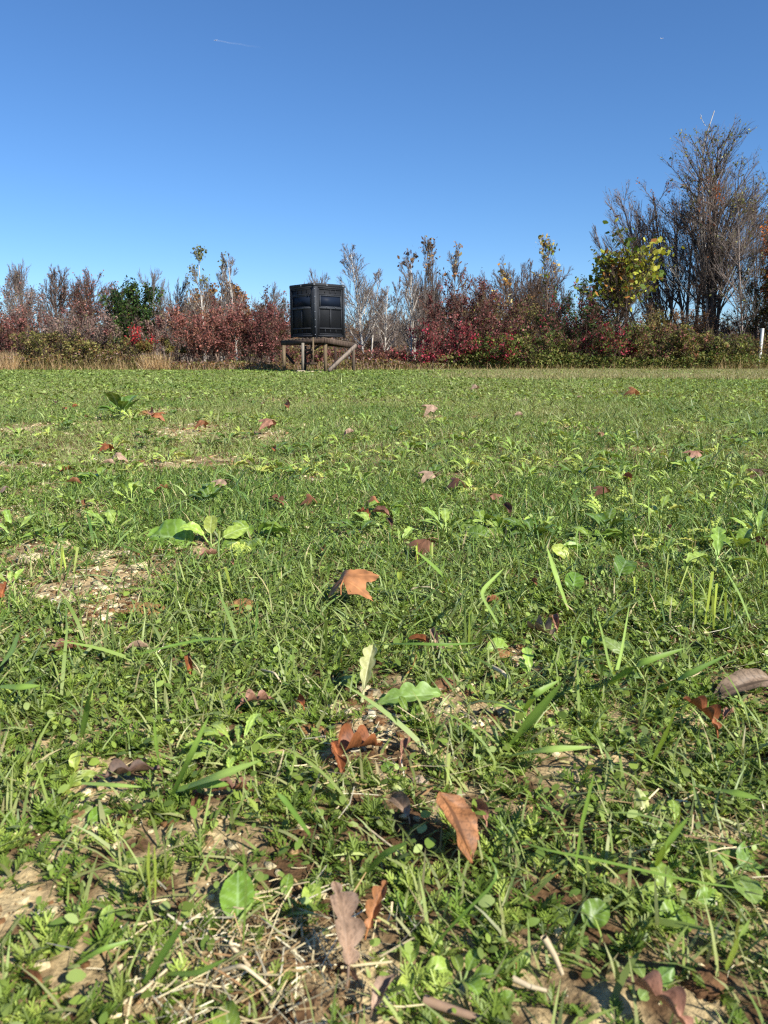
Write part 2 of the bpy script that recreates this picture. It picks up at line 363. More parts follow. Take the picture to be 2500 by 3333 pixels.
LP = [
 (560, 1745, 1, 165, 'round', 'green', 'single very large round veined green leaf lying in the left mid field', (72, 72), .80, [84], .12, True),
 (700, 1738, 3, 78, 'round', 'light', 'upright puckered light green leaves right of the very large round leaf', (30, 72), .62, [10, -70, 120], .5, True),
 (775, 1790, 2, 100, 'round', 'yellow', 'yellowing folded leaf with fine ribs below the puckered light leaves', (60, 75), .62, [-60, -110], .3, True),
 (590, 1815, 2, 62, 'oval', 'green', 'two flat oval leaves below the very large round leaf', (70, 85), .55, [100, -70], .5, False),
 (385, 1330, 9, 74, 'spoon', 'dark', 'tall dark leafy clump standing out in the far left field', (5, 60), .5, None, .5, False),
 (430, 1335, 7, 60, 'pinnate', 'light', 'feather leaved clump right beside the tall dark clump', (20, 70), .4, None, .4, False),
 (255, 1640, 6, 62, 'serrate', 'light', 'light green ragged clump at far left mid field', (25, 70), .45, None, .4, False),
 (330, 1670, 6, 62, 'lobed', 'yellow', 'yellow green lobed clump beside the ragged one at left', (25, 75), .5, None, .4, False),
 (150, 1745, 4, 56, 'round', 'green', 'small round leaved plant near the left edge on bare soil', (30, 75), .6, None, .5, False),
 (30, 1890, 3, 56, 'oval', 'light', 'oval leaved sprout at the left edge', (20, 60), .55, None, .5, False),
 (1315, 2262, 2, 190, 'lobed', 'blue', 'wide dark lobed leaf arching over its shadow in the centre', (66, 74), .62, [-80, -104], .16, True),
 (1200, 2195, 1, 150, 'lobed', 'pale', 'upright pale jagged leaf above the wide dark lobed leaf', (24, 24), .5, [-24], .2, True),
 (1140, 2215, 2, 70, 'round', 'green', 'round toothed leaf left of the upright pale jagged leaf', (50, 70), .8, [60, 0], .3, True),
 (1478, 2228, 2, 50, 'oval', 'green', 'coin shaped leaf beside the brown clod in the centre', (60, 80), .9, [0, -80], .5, True),
 (1560, 2245, 2, 46, 'oval', 'green', 'second coin shaped leaf right of the brown clod', (60, 80), .85, [80, -70], .5, True),
 (770, 2408, 13, 120, 'serrate', 'light', 'serrated rosette plant with a pale crown on bare soil', (15, 72), .30, None, .45, True),
 (905, 2365, 8, 58, 'oval', 'green', 'oval leaflets right of the serrated rosette plant', (30, 75), .55, None, .6, True),
 (690, 2440, 4, 44, 'oval', 'green', 'small smooth leaved sprout left below the serrated rosette', (40, 80), .7, None, .6, True),
 (243, 2500, 3, 70, 'oval', 'yellow', 'yellow upright oval leaves at lower left', (6, 34), .55, [-4, 6, 170], .12, True),
 (262, 2540, 1, 110, 'oval', 'light', 'bright oval leaf pointing right at lower left', (58, 58), .46, [-82], .05, True),
 (216, 2588, 1, 80, 'oval', 'yellow', 'yellow green oval leaf pointing left at lower left', (72, 72), .5, [88], .05, True),
 (325, 2668, 1, 120, 'oval', 'green', 'oval leaf with white midrib at lower left', (64, 64), .5, [-34], .15, True),
 (285, 2650, 1, 74, 'oval', 'pale', 'whitish mildewed leaf beside the white ribbed oval leaf', (74, 74), .6, [86], .05, True),
 (1302, 2565, 1, 52, 'round', 'pale', 'small pale round leaf below the curled oak leaf', (46, 46), .85, [0], .1, True),
 (1262, 2500, 1, 56, 'round', 'green', 'glossy round leaf above the small pale round one', (66, 66), .8, [20], .2, True),
 (1330, 2330, 3, 60, 'spoon', 'green', 'spoon leaved sprout below the wide dark lobed leaf', (20, 60), .5, None, .4, True),
 (1578, 1735, 2, 100, 'round', 'green', 'broad veined leaf facing the camera right of centre', (34, 60), .75, [-14, 80], .2, True),
 (1322, 1745, 2, 80, 'lobed', 'light', 'upright jagged light leaf in the centre mid field', (14, 40), .5, [6, -60], .2, True),
 (1895, 1775, 5, 82, 'round', 'light', 'light green broad leaved cluster right of centre', (20, 70), .6, None, .4, True),
 (1830, 1800, 2, 60, 'round', 'yellow', 'yellow green shell shaped leaf left of the broad leaved cluster', (24, 60), .75, [4, 80], .3, True),
 (2030, 1850, 1, 130, 'round', 'dark', 'dark leaf tilted up at right', (52, 52), .5, [-40], .2, True),
 (2150, 1790, 4, 90, 'lobed', 'light', 'frilly light green leaves left of the big right cluster', (20, 66), .6, None, .3, True),
 (2330, 1800, 7, 110, 'lobed', 'light', 'big frilly leafy cluster near the right edge', (10, 62), .55, None, .4, True),
 (2400, 1770, 5, 90, 'round', 'green', 'broad leaves behind the big frilly cluster at the right edge', (10, 60), .6, None, .4, True),
 (1868, 1900, 1, 82, 'round', 'dark', 'dark folded leaf right of centre', (40, 40), .7, [-30], .15, True),
 (1738, 1975, 4, 66, 'lobed', 'yellow', 'pale yellow green sprout right of the golden lobed leaf', (6, 50), .42, None, .3, True),
 (2000, 2110, 2, 100, 'round', 'blue', 'glossy broad leaf seen edge on right of bare soil', (30, 50), .55, [0, 70], .3, True),
 (1900, 2110, 3, 60, 'oval', 'green', 'oval leaves left of the glossy broad leaf', (50, 80), .6, None, .4, True),
 (1610, 2105, 1, 100, 'round', 'light', 'flat light leaf above the large bare soil spot', (70, 70), .55, [-76], .2, True),
 (2225, 1965, 2, 78, 'oval', 'light', 'shiny spoon leaf at the foot of the tall cut stalks', (56, 74), .66, [-74, 60], .3, True),
 (2015, 2200, 3, 70, 'oval', 'dark', 'dark oval leaves under the glossy broad leaf', (40, 76), .6, None, .4, True),
 (1712, 2160, 2, 90, 'lobed', 'light', 'upright ragged leaf on the bare soil right of centre', (10, 40), .5, [0, 30], .2, True),
 (1700, 2330, 5, 96, 'lobed', 'light', 'pale frilly clump below the bare soil right of centre', (20, 66), .5, None, .3, True),
 (1810, 2390, 4, 84, 'serrate', 'light', 'toothed sprout right of the pale frilly clump', (16, 66), .42, None, .3, True),
 (1830, 2520, 1, 90, 'oval', 'blue', 'shiny hanging leaf in the lower right field', (120, 120), .6, [-160], .1, True),
 (2065, 2405, 3, 56, 'round', 'blue', 'blunt bluish leaves above the pale withered leaf', (30, 70), .8, None, .4, True),
 (2088, 2622, 1, 88, 'round', 'pale', 'pale withered leaf with brown ribs at lower right', (26, 26), .55, [4], .1, True),
 (2175, 2640, 2, 94, 'serrate', 'light', 'toothed bright leaf right of the pale withered one', (20, 44), .62, [-24, 20], .1, True),
 (775, 2930, 1, 130, 'round', 'green', 'broad glossy leaf near the bottom left of centre', (36, 36), .74, [12], .1, True),
 (830, 2935, 2, 100, 'oval', 'green', 'twisted leaves right of the broad glossy leaf', (60, 70), .4, [-70, -110], .3, True),
 (935, 2900, 1, 84, 'oval', 'green', 'narrow curled leaf between two broad bottom leaves', (30, 30), .4, [-8], .2, True),
 (1015, 2930, 1, 72, 'round', 'light', 'light cupped leaf left of the pale tan forked leaf', (40, 40), .8, [-8], .2, True),
 (350, 3000, 1, 66, 'oval', 'light', 'small pale cupped leaf at the bottom left', (30, 30), .6, [8], .2, True),
 (740, 3345, 1, 130, 'oval', 'green', 'large smooth leaf cut by the bottom edge', (50, 50), .55, [30], .1, True),
 (2250, 2945, 3, 120, 'round', 'green', 'wide leaves on the ground at lower right', (56, 80), .7, None, .3, True),
 (2420, 2835, 3, 130, 'round', 'blue', 'wide bluish leaves near the right edge at the bottom', (56, 80), .7, None, .3, True),
 (2130, 2870, 2, 90, 'round', 'light', 'light leaf left of the wide bluish leaves', (46, 70), .7, [10, 100], .3, True),
 (1905, 3010, 3, 84, 'round', 'green', 'round leaved sprout in the bottom right field', (50, 78), .8, None, .4, True),
 (2370, 3020, 2, 96, 'oval', 'green', 'smooth leaf pointing right at the bottom right', (60, 76), .6, [-80, 30], .3, True),
 (1520, 3180, 6, 66, 'oval', 'green', 'cluster of smooth oval leaves near the bottom edge', (40, 76), .75, None, .5, True),
 (1380, 3150, 3, 80, 'round', 'light', 'pale round leaves left of the smooth oval cluster', (40, 76), .75, None, .4, True),
 (1620, 3270, 3, 64, 'oval', 'green', 'smooth leaves at the bottom edge right of the oval cluster', (40, 80), .75, None, .4, True),
 (2120, 3180, 3, 80, 'oval', 'blue', 'bluish leaves above the torn pinkish leaf', (30, 70), .6, None, .4, True),
]

HERO = []
for e_ in FL:
    q_ = ground_px(e_[0], e_[1]); dd = math.hypot(q_[1], CAMZ); HERO.append((q_[0], q_[1], e_[2] / F * dd * .52, .22))
for e_ in LP:
    q_ = ground_px(e_[0], e_[1]); dd = math.hypot(q_[1], CAMZ); HERO.append((q_[0], q_[1], e_[3] / F * dd * .62, .35))
def open_spot(x, y):
    """1 in open turf, small where a large leaf or plant lies (its own footprint and a little towards the viewer's side)"""
    m = np.ones_like(x)
    for (a, b, r, lo) in HERO:
        if b > 14: continue
        u = (x - a) / r; v = (y - b + r * .35) / (r * 1.25); d = u * u + v * v
        m = np.minimum(m, np.where(d < 1.6, lo + (1 - lo) * np.clip((d - .7) / .9, 0, 1), 1))
    return m

# ------------------------------------------------------------------ ground cover
def scatter(y0, y1, dens, keep=None, margin=1.0, k=.56):
    """random points in the wedge the camera could look at"""
    A = k * (y1 * y1 - y0 * y0) + 2 * margin * (y1 - y0)
    n = int(A * dens)
    y = np.sqrt(RNG.random(n) * (y1 * y1 - y0 * y0) + y0 * y0)
    x = (RNG.random(n) * 2 - 1) * (k * y + margin)
    if keep is not None:
        m = RNG.random(n) < keep(x, y); x, y = x[m], y[m]
    return x, y

def rdir(n, lo, hi, az=None):
    """unit vectors leaning lo..hi degrees from vertical"""
    a = RNG.random(n) * 2 * math.pi if az is None else az
    th = np.radians(lo + (hi - lo) * RNG.random(n))
    return np.stack([np.cos(a) * np.sin(th), np.sin(a) * np.sin(th), np.cos(th)], -1), a

def pick(n, pal):
    c = np.array([p[0] for p in pal]); pr = np.array([p[1] for p in pal], float); pr /= pr.sum()
    out = c[RNG.choice(len(c), n, p=pr)]
    return out * (0.60 + .72 * RNG.random((n, 1)) ** 1.2)

GK = .82
PAL_GRASS = [(lin(124, 154, 68, GK), 4), (lin(100, 134, 56, GK), 3.4), (lin(152, 178, 84, GK), 3), (lin(182, 196, 122, GK), 1.8), (lin(104, 136, 78, GK), 1.2), (lin(206, 188, 138, .75), .9)]
PAL_WIDE = [(lin(108, 142, 64, GK), 3), (lin(134, 162, 76, GK), 3), (lin(144, 172, 96, GK), 2), (lin(90, 124, 60, GK), 2), (lin(178, 198, 124, GK), 1)]
PAL_FEATH = [(lin(138, 162, 66, GK), 3), (lin(120, 148, 56, GK), 3), (lin(166, 184, 86, GK), 2)]
PAL_DISC = [(lin(142, 164, 70, GK), 3), (lin(162, 184, 92, GK), 2), (lin(124, 150, 66, GK), 2), (lin(184, 202, 120, GK), 1.3)]
PAL_STRAW = [(lin(214, 196, 150, .85), 3), (lin(190, 160, 110, .8), 2), (lin(160, 124, 84, .8), 1.2), (lin(232, 220, 184, .85), 1.5)]

def lush(x, y):     # taller, denser cereal grass on the right and in drifts
    u = x / np.maximum(y, .6)
    return np.clip(.35 + .6 * u + (fbm(x, y, .7, 2, 91) - .5) * 1.6, .05, 1)

def kcover(x, y): return np.clip(1.2 - 1.3 * soil(x, y), .07, 1) * np.clip(.25 + 1.5 * fbm(x + 9, y, .10, 2, 95), 0, 1)

G = Geo()
def add_blades(y0, y1, dens, L, W, prof, lean, bend, pal, keep, sc=1.0):
    x, y = scatter(y0, y1, dens, keep)
    n = len(x)
    z = height(x, y) - .002
    D, a = rdir(n, *lean)
    hb = np.stack([np.cos(a), np.sin(a), -np.ones(n) * .55], -1) * (bend[0] + (bend[1] - bend[0]) * RNG.random(n))[:, None]
    hb[:, :2] += RNG.normal(0, .18, (n, 2))
    l = (L[0] + (L[1] - L[0]) * RNG.random(n) ** 1.4) * open_spot(x, y); wd = (W[0] + (W[1] - W[0]) * RNG.random(n)) * (1 + y / 14 * sc)
    dr = np.clip(fbm(x + 70, y * .6, 1.4, 3, 111) * 2.6 - 1.0 + np.clip(y / 60, 0, .3), 0, 1)[:, None] * .5
    cc = pick(n, pal); cc = cc * (1 - dr) + dr * np.where(RNG.random((n, 1)) < .45, lin(206, 196, 142, .8), lin(176, 190, 104, .85)) * (.6 + .6 * RNG.random((n, 1)))
    ribbons(G, np.stack([x, y, z], -1), D, hb, l, wd, prof, cc, RNG.normal(0, .5, n), lin(196, 204, 130, .6))

kgrass = lambda x, y: kcover(x, y) * (.45 + .55 * lush(x, y))
add_blades(.22, 3.2, 18500, (.022, .07), (.0015, .0036), [1, 1, .75, .1], (5, 60), (.2, 1.3), PAL_GRASS, kgrass)
add_blades(3.2, 9, 6500, (.03, .075), (.0018, .0040), [1, .8, .1], (5, 55), (.2, 1.2), PAL_GRASS, kgrass)
add_blades(9, 20, 1250, (.035, .085), (.0026, .0052), [1, .8, .1], (5, 45), (.2, 1.0), PAL_GRASS, lambda x, y: .35 + .65 * kgrass(x, y))
add_blades(20, 33, 620, (.05, .12), (.0036, .0068), [1, .8, .1], (5, 40), (.2, .9), PAL_GRASS, lambda x, y: .55 + .45 * kgrass(x, y))
# broad cereal blades, arching
kw = lambda x, y: np.clip(lush(x, y) ** 1.8 * (1.1 - .9 * soil(x, y)), .03, 1)
add_blades(.25, 3.2, 1150, (.05, .15), (.0028, .0066), [.55, .9, 1, .95, .8, .5, .06], (12, 72), (.3, 2.4), PAL_WIDE, kw)
add_blades(3.2, 9, 460, (.06, .17), (.0036, .0090), [.6, 1, .95, .6, .06], (10, 68), (.3, 2.2), PAL_WIDE, kw)
add_blades(9, 30, 110, (.08, .19), (.005, .010), [.7, 1, .7, .06], (8, 50), (.3, 2.0), PAL_WIDE, kw)
# seedlings standing nearly upright
add_blades(.25, 4, 380, (.035, .085), (.0022, .0042), [.6, 1, .9, .1], (0, 22), (.0, .5), PAL_GRASS, kw)
# dry tan grass band at the far right edge of the field and left margin
def add_drygrass():
    x, y = scatter(18, 32.5, 2600, lambda x, y: np.clip((x - 1.0) / 3, 0, 1) * np.clip(fbm(x, y * 2.5, 2.2, 2, 44) * 2.2 - .55, 0, 1))
    n = len(x); D, a = rdir(n, 10, 70)
    ribbons(G, np.stack([x, y, height(x, y)], -1), D, D * 0 - [0, 0, .4], .06 + .10 * RNG.random(n), .006 + .008 * RNG.random(n), [1, .8, .15],
            pick(n, [(lin(206, 190, 140, .8), 2), (lin(176, 168, 112, .8), 2), (lin(150, 160, 90, .8), 1)]), RNG.normal(0, .6, n))
add_drygrass()
turf = G.build('grass', M_GRASS); tag(turf, 'short bright green grass and cereal blades covering the field', 'grass', kind='stuff')

# low leafy ground cover: feathery rosettes, small round leaves
G = Geo()
def rosettes(y0, y1, dens, nf, np_, sc=1):
    x, y = scatter(y0, y1, dens, lambda x, y: np.clip(kcover(x, y) * (1.25 - .75 * lush(x, y)), 0, 1) * open_spot(x, y))
    n = len(x); c = pick(n, PAL_FEATH); z = height(x, y)
    size = (.010 + .019 * RNG.random(n)) * sc
    for k in range(nf):
        D, a = rdir(n, 25, 80, RNG.random(n) * 6.28)
        for j in range(np_):
            t = .25 + .75 * (j + .5) / np_
            base = np.stack([x, y, z], -1) + D * (size * t)[:, None] - np.array([0, 0, 1.]) * (size * t * t * .25)[:, None]
            for s in (-1, 1):
                sd_ = nrm(np.cross(D, [0, 0, 1.])) * s
                d2 = nrm(D * .8 + sd_ * .9 + [0, 0, .15])
                ribbons(G, base, d2, d2 * 0, size * .34 * (1.15 - t * .5), size * .085 + .0004, [1, .5], c, RNG.normal(0, .4, n))
        ribbons(G, np.stack([x, y, z], -1), D, D * 0 - [0, 0, .25], size * 1.05, size * .07 + .0005, [1, .6], c)
rosettes(.22, 1.6, 2700, 7, 4, 1.0)
rosettes(1.6, 3.6, 1050, 6, 3, 1.1)
def discs(y0, y1, dens, R0, keep, pal=PAL_DISC, up=.02):
    x, y = scatter(y0, y1, dens, keep); n = len(x)
    D, a = rdir(n, 35, 95)
    P = np.stack([x, y, height(x, y) + .003 + up * RNG.random(n)], -1)
    l = R0[0] + (R0[1] - R0[0]) * RNG.random(n) ** 2
    ribbons(G, P, D, D * 0 - [0, 0, .5], l, l * (.5 + .35 * RNG.random(n)), [.25, .85, 1, .8, .2], pick(n, pal), RNG.normal(0, .35, n))
kd = lambda x, y: np.clip(kcover(x, y) * 1.1 * (fbm(x + 5, y, .25, 2, 15) * 2 - .3), .02, 1)
discs(.22, 3.2, 9500, (.005, .015), kd)
discs(3.2, 9, 1100, (.010, .032), kd)
discs(9, 20, 420, (.018, .06), kd, up=.05)
discs(20, 31, 170, (.03, .09), kd, up=.08)
tag(G.build('ground_cover', M_GRASS), 'feathery rosettes and tiny round leaves growing low among the grass', 'ground cover', kind='stuff')

# straw and soil crumbs
G = Geo()
ks = lambda x, y: np.clip(soil(x, y) * 1.1 + .03, 0, 1)
def straw(y0, y1, dens, L, W, keep):
    x, y = scatter(y0, y1, dens, keep); n = len(x); D, a = rdir(n, 72, 96)
    P = np.stack([x, y, height(x, y) + .002 + .006 * RNG.random(n)], -1)
    l = L[0] + (L[1] - L[0]) * RNG.random(n) ** 2.5
    ribbons(G, P, D, D * 0 + np.stack([RNG.normal(0, .4, n), RNG.normal(0, .4, n), -.1 * np.ones(n)], -1), l, W[0] + (W[1] - W[0]) * RNG.random(n) ** 2, [1, 1, 1, .6], pick(n, PAL_STRAW), RNG.normal(0, .8, n))
straw(.22, 3.5, 2300, (.005, .048), (.0005, .0018), ks)
straw(3.5, 10, 420, (.015, .09), (.0018, .005), ks)
straw(10, 30, 45, (.03, .12), (.004, .012), ks)
# a thatch of straw near the bottom edge
for (px, py, r, n) in ((830, 3120, .05, 330), (960, 3180, .05, 260), (640, 3260, .04, 120), (2230, 2080, .09, 200), (300, 1900, .22, 420), (1200, 2500, .07, 220), (2380, 2740, .06, 160)):
    g0 = ground_px(px, py); x = g0[0] + RNG.normal(0, r, n); y = g0[1] + RNG.normal(0, r * .8, n)
    D, a = rdir(n, 70, 100)
    ribbons(G, np.stack([x, y, height(x, y) + .004 + .012 * RNG.random(n)], -1), D, D * 0 + RNG.normal(0, .2, (n, 3)), .010 + .045 * RNG.random(n) ** 2, .0006 + .0014 * RNG.random(n) ** 2, [1, 1, .8], pick(n, PAL_STRAW), RNG.normal(0, .8, n))
tag(G.build('straw', M_STRAW), 'dry straw bits scattered over the bare soil', 'straw', kind='stuff')

G = Geo()
OCT = np.array([[1,0,0],[0,1,0],[-1,0,0],[0,-1,0],[.6,.6,.7],[-.6,.6,.7],[-.6,-.6,.7],[.6,-.6,.7]], float)
OCTF = np.array([[0,1,5,4],[1,2,6,5],[2,3,7,6],[3,0,4,7],[4,5,6,7]])
def crumbs(y0, y1, dens, s0):
    x, y = scatter(y0, y1, dens, lambda x, y: np.clip(soil(x, y) * 1.3 - .1, 0.02, 1)); n = len(x)
    s = s0[0] + (s0[1] - s0[0]) * RNG.random(n) ** 4
    P = np.stack([x, y, height(x, y) - s * .15], -1)
    V = P[:, None, :] + OCT[None] * (s[:, None, None] * (.6 + .8 * RNG.random((n, 8, 1)))) + RNG.normal(0, .15, (n, 8, 3)) * s[:, None, None]
    c = np.repeat(pick(n, [(lin(222, 204, 160, .85), 3), (lin(170, 138, 98, .8), 2), (lin(128, 94, 62, .8), 1.5), (lin(226, 212, 180, .8), .4)]), 8, 0)
    G.add(V, OCTF[None] + (np.arange(n) * 8)[:, None, None], c)
crumbs(.22, 1.5, 16000, (.0010, .0075)); crumbs(.22, 3.5, 6500, (.0012, .011)); crumbs(3.5, 10, 600, (.004, .02)); crumbs(10, 28, 50, (.01, .04))
tag(G.build('soil_crumbs', M_SOIL), 'dry crumbs of tan and brown soil on the bare patches', 'soil crumbs', kind='stuff')

# ------------------------------------------------------------------ trees and shrubs
def grow(P0, D0, L, k, jit, trop):
    pts = [P0]; d = D0; cur = P0
    for i in range(k):
        d = nrm(d + RNG.normal(0, jit, d.shape) + np.array([0, 0, trop])); cur = cur + d * (L / k)[:, None]; pts.append(cur)
    return np.stack(pts, 1)
def spawn(P, m, t0, t1, ang, lenf, base_len, k, jit, trop, power=1.0):
    """m children for each parent polyline"""
    n, kk, _ = P.shape
    idx = np.repeat(np.arange(n), m); t = t0 + (t1 - t0) * RNG.random(n * m) ** power
    f = t * (kk - 1); i0 = np.minimum(f.astype(int), kk - 2); fr = (f - i0)[:, None]
    a = P[idx, i0]; b = P[idx, i0 + 1]; p = a * (1 - fr) + b * fr; d = nrm(b - a)
    rv = nrm(RNG.normal(0, 1, d.shape)); side = nrm(rv - d * (rv * d).sum(-1, keepdims=True))
    an = np.radians(ang[0] + (ang[1] - ang[0]) * RNG.random(n * m))[:, None]
    D = d * np.cos(an) + side * np.sin(an)
    L = base_len[idx] * lenf(t) * (.65 + .6 * RNG.random(n * m))
    return grow(p, D, L, k, jit, trop), L, idx, t

BARK = {'grey': lin(176, 160, 148, .66), 'brown': lin(146, 124, 108, .65), 'dark': lin(130, 114, 104, .58), 'pale': lin(214, 206, 192, .85), 'red': lin(130, 92, 84, .6)}
STY = {
 'slim':  dict(n1=30, t1=(.14, .97), a1=(30, 48), l1=lambda t: .34 * (1.08 - t) + .05, n2=9, n3=5, tr=(.01, .09, .05), j=(.03, .05, .05)),
 'round': dict(n1=28, t1=(.28, .95), a1=(30, 68), l1=lambda t: .50 * (1.1 - t * .6), n2=12, n3=4, tr=(.01, .055, .045), j=(.06, .08, .06)),
 'vase':  dict(n1=20, t1=(.25, .99), a1=(20, 52), l1=lambda t: .40 * (1.15 - .7 * t), n2=9, n3=4, tr=(.015, .05, .04), j=(.05, .07, .06)),
 'shrub': dict(n1=8, t1=(.15, .97), a1=(20, 55), l1=lambda t: .42 * (1.15 - t * .7), n2=8, n3=0, tr=(.02, .05, .04), j=(.08, .10, .10)),
}
ROOT = []
def plant(name, label, cat, px, top, half, dist, style='slim', bark='grey', leaves=None, base=None, stems=1, lean=0, group=None,
          paths=None, r0=None, twig=None, n1=None, dense=1.0, off=0.0, seed=None, squash=.9, cutlow=0.0, nleaf=0, lsize=.07, leafzone=None, leaf_all=False, clump=0.0):
    """px,top: picture place of the crown's top; half: half width in picture px; dist: metres away.
    leaves: palette; leafzone(u,z01)->prob"""
    global RNG
    RNG = np.random.default_rng(seed if seed is not None else abs(hash((px, top, dist))) % 99991 if False else int(px * 7 + top * 13 + dist * 31) % 99991)
    S = STY[style]
    bpx = base if base is not None else px
    g0 = at(bpx, 1200, dist); tp = at(px, top, dist)
    bx, H = g0[0], tp[2]; hw = half / F * dist * 1.12
    org = np.array([bx, dist + off, 0.0])
    if paths is not None:
        PP = [np.array([at(a, b, dist) - [bx, dist, 0] for a, b in pth]) for pth in paths]
        kmax = 9
        def res(p):
            s = np.concatenate([[0], np.cumsum(np.linalg.norm(np.diff(p, axis=0), axis=1))]); q = np.linspace(0, s[-1], kmax)
            return np.stack([np.interp(q, s, p[:, i]) for i in range(3)], -1)
        P = np.stack([res(p) for p in PP]); P[:, :, 1] += (RNG.random((len(PP), 1)) - .5) * .6
        P[:, 0, 2] = np.where(P[:, 0, 2] < 1.2, -.05, P[:, 0, 2]); 
        L = np.linalg.norm(np.diff(P, axis=1), axis=2).sum(1); fit = False
    else:
        base_r = hw * (.55 if style == 'shrub' else .12) if stems > 1 else 0
        aa = RNG.random(stems) * 6.28; rr = np.sqrt(RNG.random(stems)) * base_r
        p0 = np.stack([np.cos(aa) * rr, np.sin(aa) * rr * squash, np.zeros(stems)], -1)
        th = np.radians(lean) * (.4 + .8 * RNG.random(stems)) if stems > 1 else np.zeros(1)
        ca = aa if stems > 1 else np.array([0.])
        D = np.stack([np.cos(ca) * np.sin(th), np.sin(ca) * np.sin(th), np.cos(th)], -1)
        L = H * (.75 + .3 * RNG.random(stems)) if stems > 1 else np.array([H])
        L[0] = H
        P = grow(p0, D, L, 8, S['j'][0], S['tr'][0]); fit = True
    m1 = n1 or S['n1']
    P1, L1, i1, t1 = spawn(P, m1, *S['t1'], S['a1'], S['l1'], L, 6, S['j'][1], S['tr'][1])
    P2, L2, i2, t2 = spawn(P1, S['n2'], .15, .98, (16, 42), lambda t: .55 * (1.15 - t * .8), L1, 4, S['j'][2], S['tr'][2])
    sets = [P, P1, P2]
    if S['n3']:
        P3, L3, i3, t3 = spawn(P2, S['n3'], .15, .98, (14, 40), lambda t: .62 * (1.1 - t * .6), L2, 2, S['j'][2], S['tr'][2]); sets.append(P3)
    if fit:
        last = sets[-1].reshape(-1, 3)
        ex = np.percentile(np.abs(last[:, 0] - (tp[0] - bx) * np.clip(last[:, 2] / H, 0, 1)), 97); ez = np.percentile(last[:, 2], 99.8)
        sx = hw / max(ex, .01); sz = H / ez
        for i, q in enumerate(sets):
            q = q.copy(); q[..., 0] = q[..., 0] * sx + (tp[0] - bx) * np.clip(q[..., 2] / ez, 0, 1) ** 1.3; q[..., 1] *= sx; q[..., 2] *= sz; sets[i] = q
    if paths is not None:
        sz = min(1, H / np.percentile(sets[-1][..., 2], 99.93)); sets = [q * [1, 1, sz] for q in sets]
    bc = BARK[bark]; tw = BARK[twig] if twig else bc * .9
    rr0 = r0 if r0 else max(.015, H * .011) / (1 if stems < 4 else 2)
    e = empty(name, org); tag(e, label, cat, group)
    gt = Geo(); n = len(P)
    tubes(gt, sets[0], rr0 * np.clip(L / L.max(), .15, 1) * (.7 + .5 * RNG.random(n) if n > 1 else 1), rr0 * .22 * np.clip(L / L.max(), .3, 1), 6, bc)
    q = rr0 * .46
    lr = np.clip(L1 / L1.max(), .3, 1)
    tubes(gt, sets[1], q * lr, q * lr * .3, 4, np.tile(bc, (len(P1), 1)) * (.8 + .4 * RNG.random((len(P1), 1))))
    gt.build('trunk' if style != 'shrub' else 'stems', M_BARK, e)
    gc = Geo(); mn = max(dist * .00017, .0045)
    def twc(n_): return np.tile(tw, (n_, 1)) * (.7 + .6 * RNG.random((n_, 1)))
    tubes(gc, sets[2], np.full(len(P2), mn * 1.5), np.full(len(P2), mn * .8), 3, twc(len(P2)))
    if S['n3']: tubes(gc, sets[3], np.full(len(sets[3]), mn * .8), np.full(len(sets[3]), mn * .5), 3, twc(len(sets[3])))
    if leaves and nleaf:
        src = sets[-1] if not leaf_all else sets[2]
        ii = RNG.integers(0, len(src), nleaf * 3); tt = RNG.random(nleaf * 3) * (src.shape[1] - 1); i0 = tt.astype(int); fr = (tt - i0)[:, None]
        p = src[ii, i0] * (1 - fr) + src[ii, np.minimum(i0 + 1, src.shape[1] - 1)] * fr + RNG.normal(0, lsize * .9, (nleaf * 3, 3))
        z01 = p[:, 2] / H; keep = p[:, 2] > .03
        if leafzone is not None: keep &= RNG.random(len(p)) < leafzone(p[:, 0] / hw, z01)
        if cutlow: keep &= RNG.random(len(p)) < np.clip(z01 / cutlow, 0, 1)
        p = p[keep][:nleaf]; ii = ii[keep][:nleaf]; m = len(p)
        # clumps: a tint for each main branch
        br = (i3[ii] if S['n3'] and not leaf_all else ii); br = i2[br] if True else br
        pal = np.array([a[0] for a in leaves]); pw = np.array([a[1] for a in leaves], float); pw /= pw.sum()
        if clump:
            ok = (RNG.random(len(P1)) > clump)[br]; p, br = p[ok], br[ok]; m = len(p)
        bt = RNG.choice(len(pal), len(P1), p=pw); bl = .72 + .56 * RNG.random(len(P1))
        own = RNG.choice(len(pal), m, p=pw); use = np.where(RNG.random(m) < .7, bt[br], own)
        zz = leaves[0][2] if len(leaves[0]) > 2 else None
        c = pal[use] * (.7 + .6 * RNG.random((m, 1))) * bl[br][:, None]
        D = nrm(RNG.normal(0, 1, (m, 3)) + [0, 0, -.3]); l = lsize * (.5 + 1.1 * RNG.random(m) ** 1.5)
        ribbons(gc, p, D, D * 0 + RNG.normal(0, .3, (m, 3)), l, l * (.55 + .3 * RNG.random(m)), [.35, 1, .3], c, RNG.random(m) * 3.14)
    gc.build('crown' if style != 'shrub' else 'foliage', M_FOL, e)
    return e

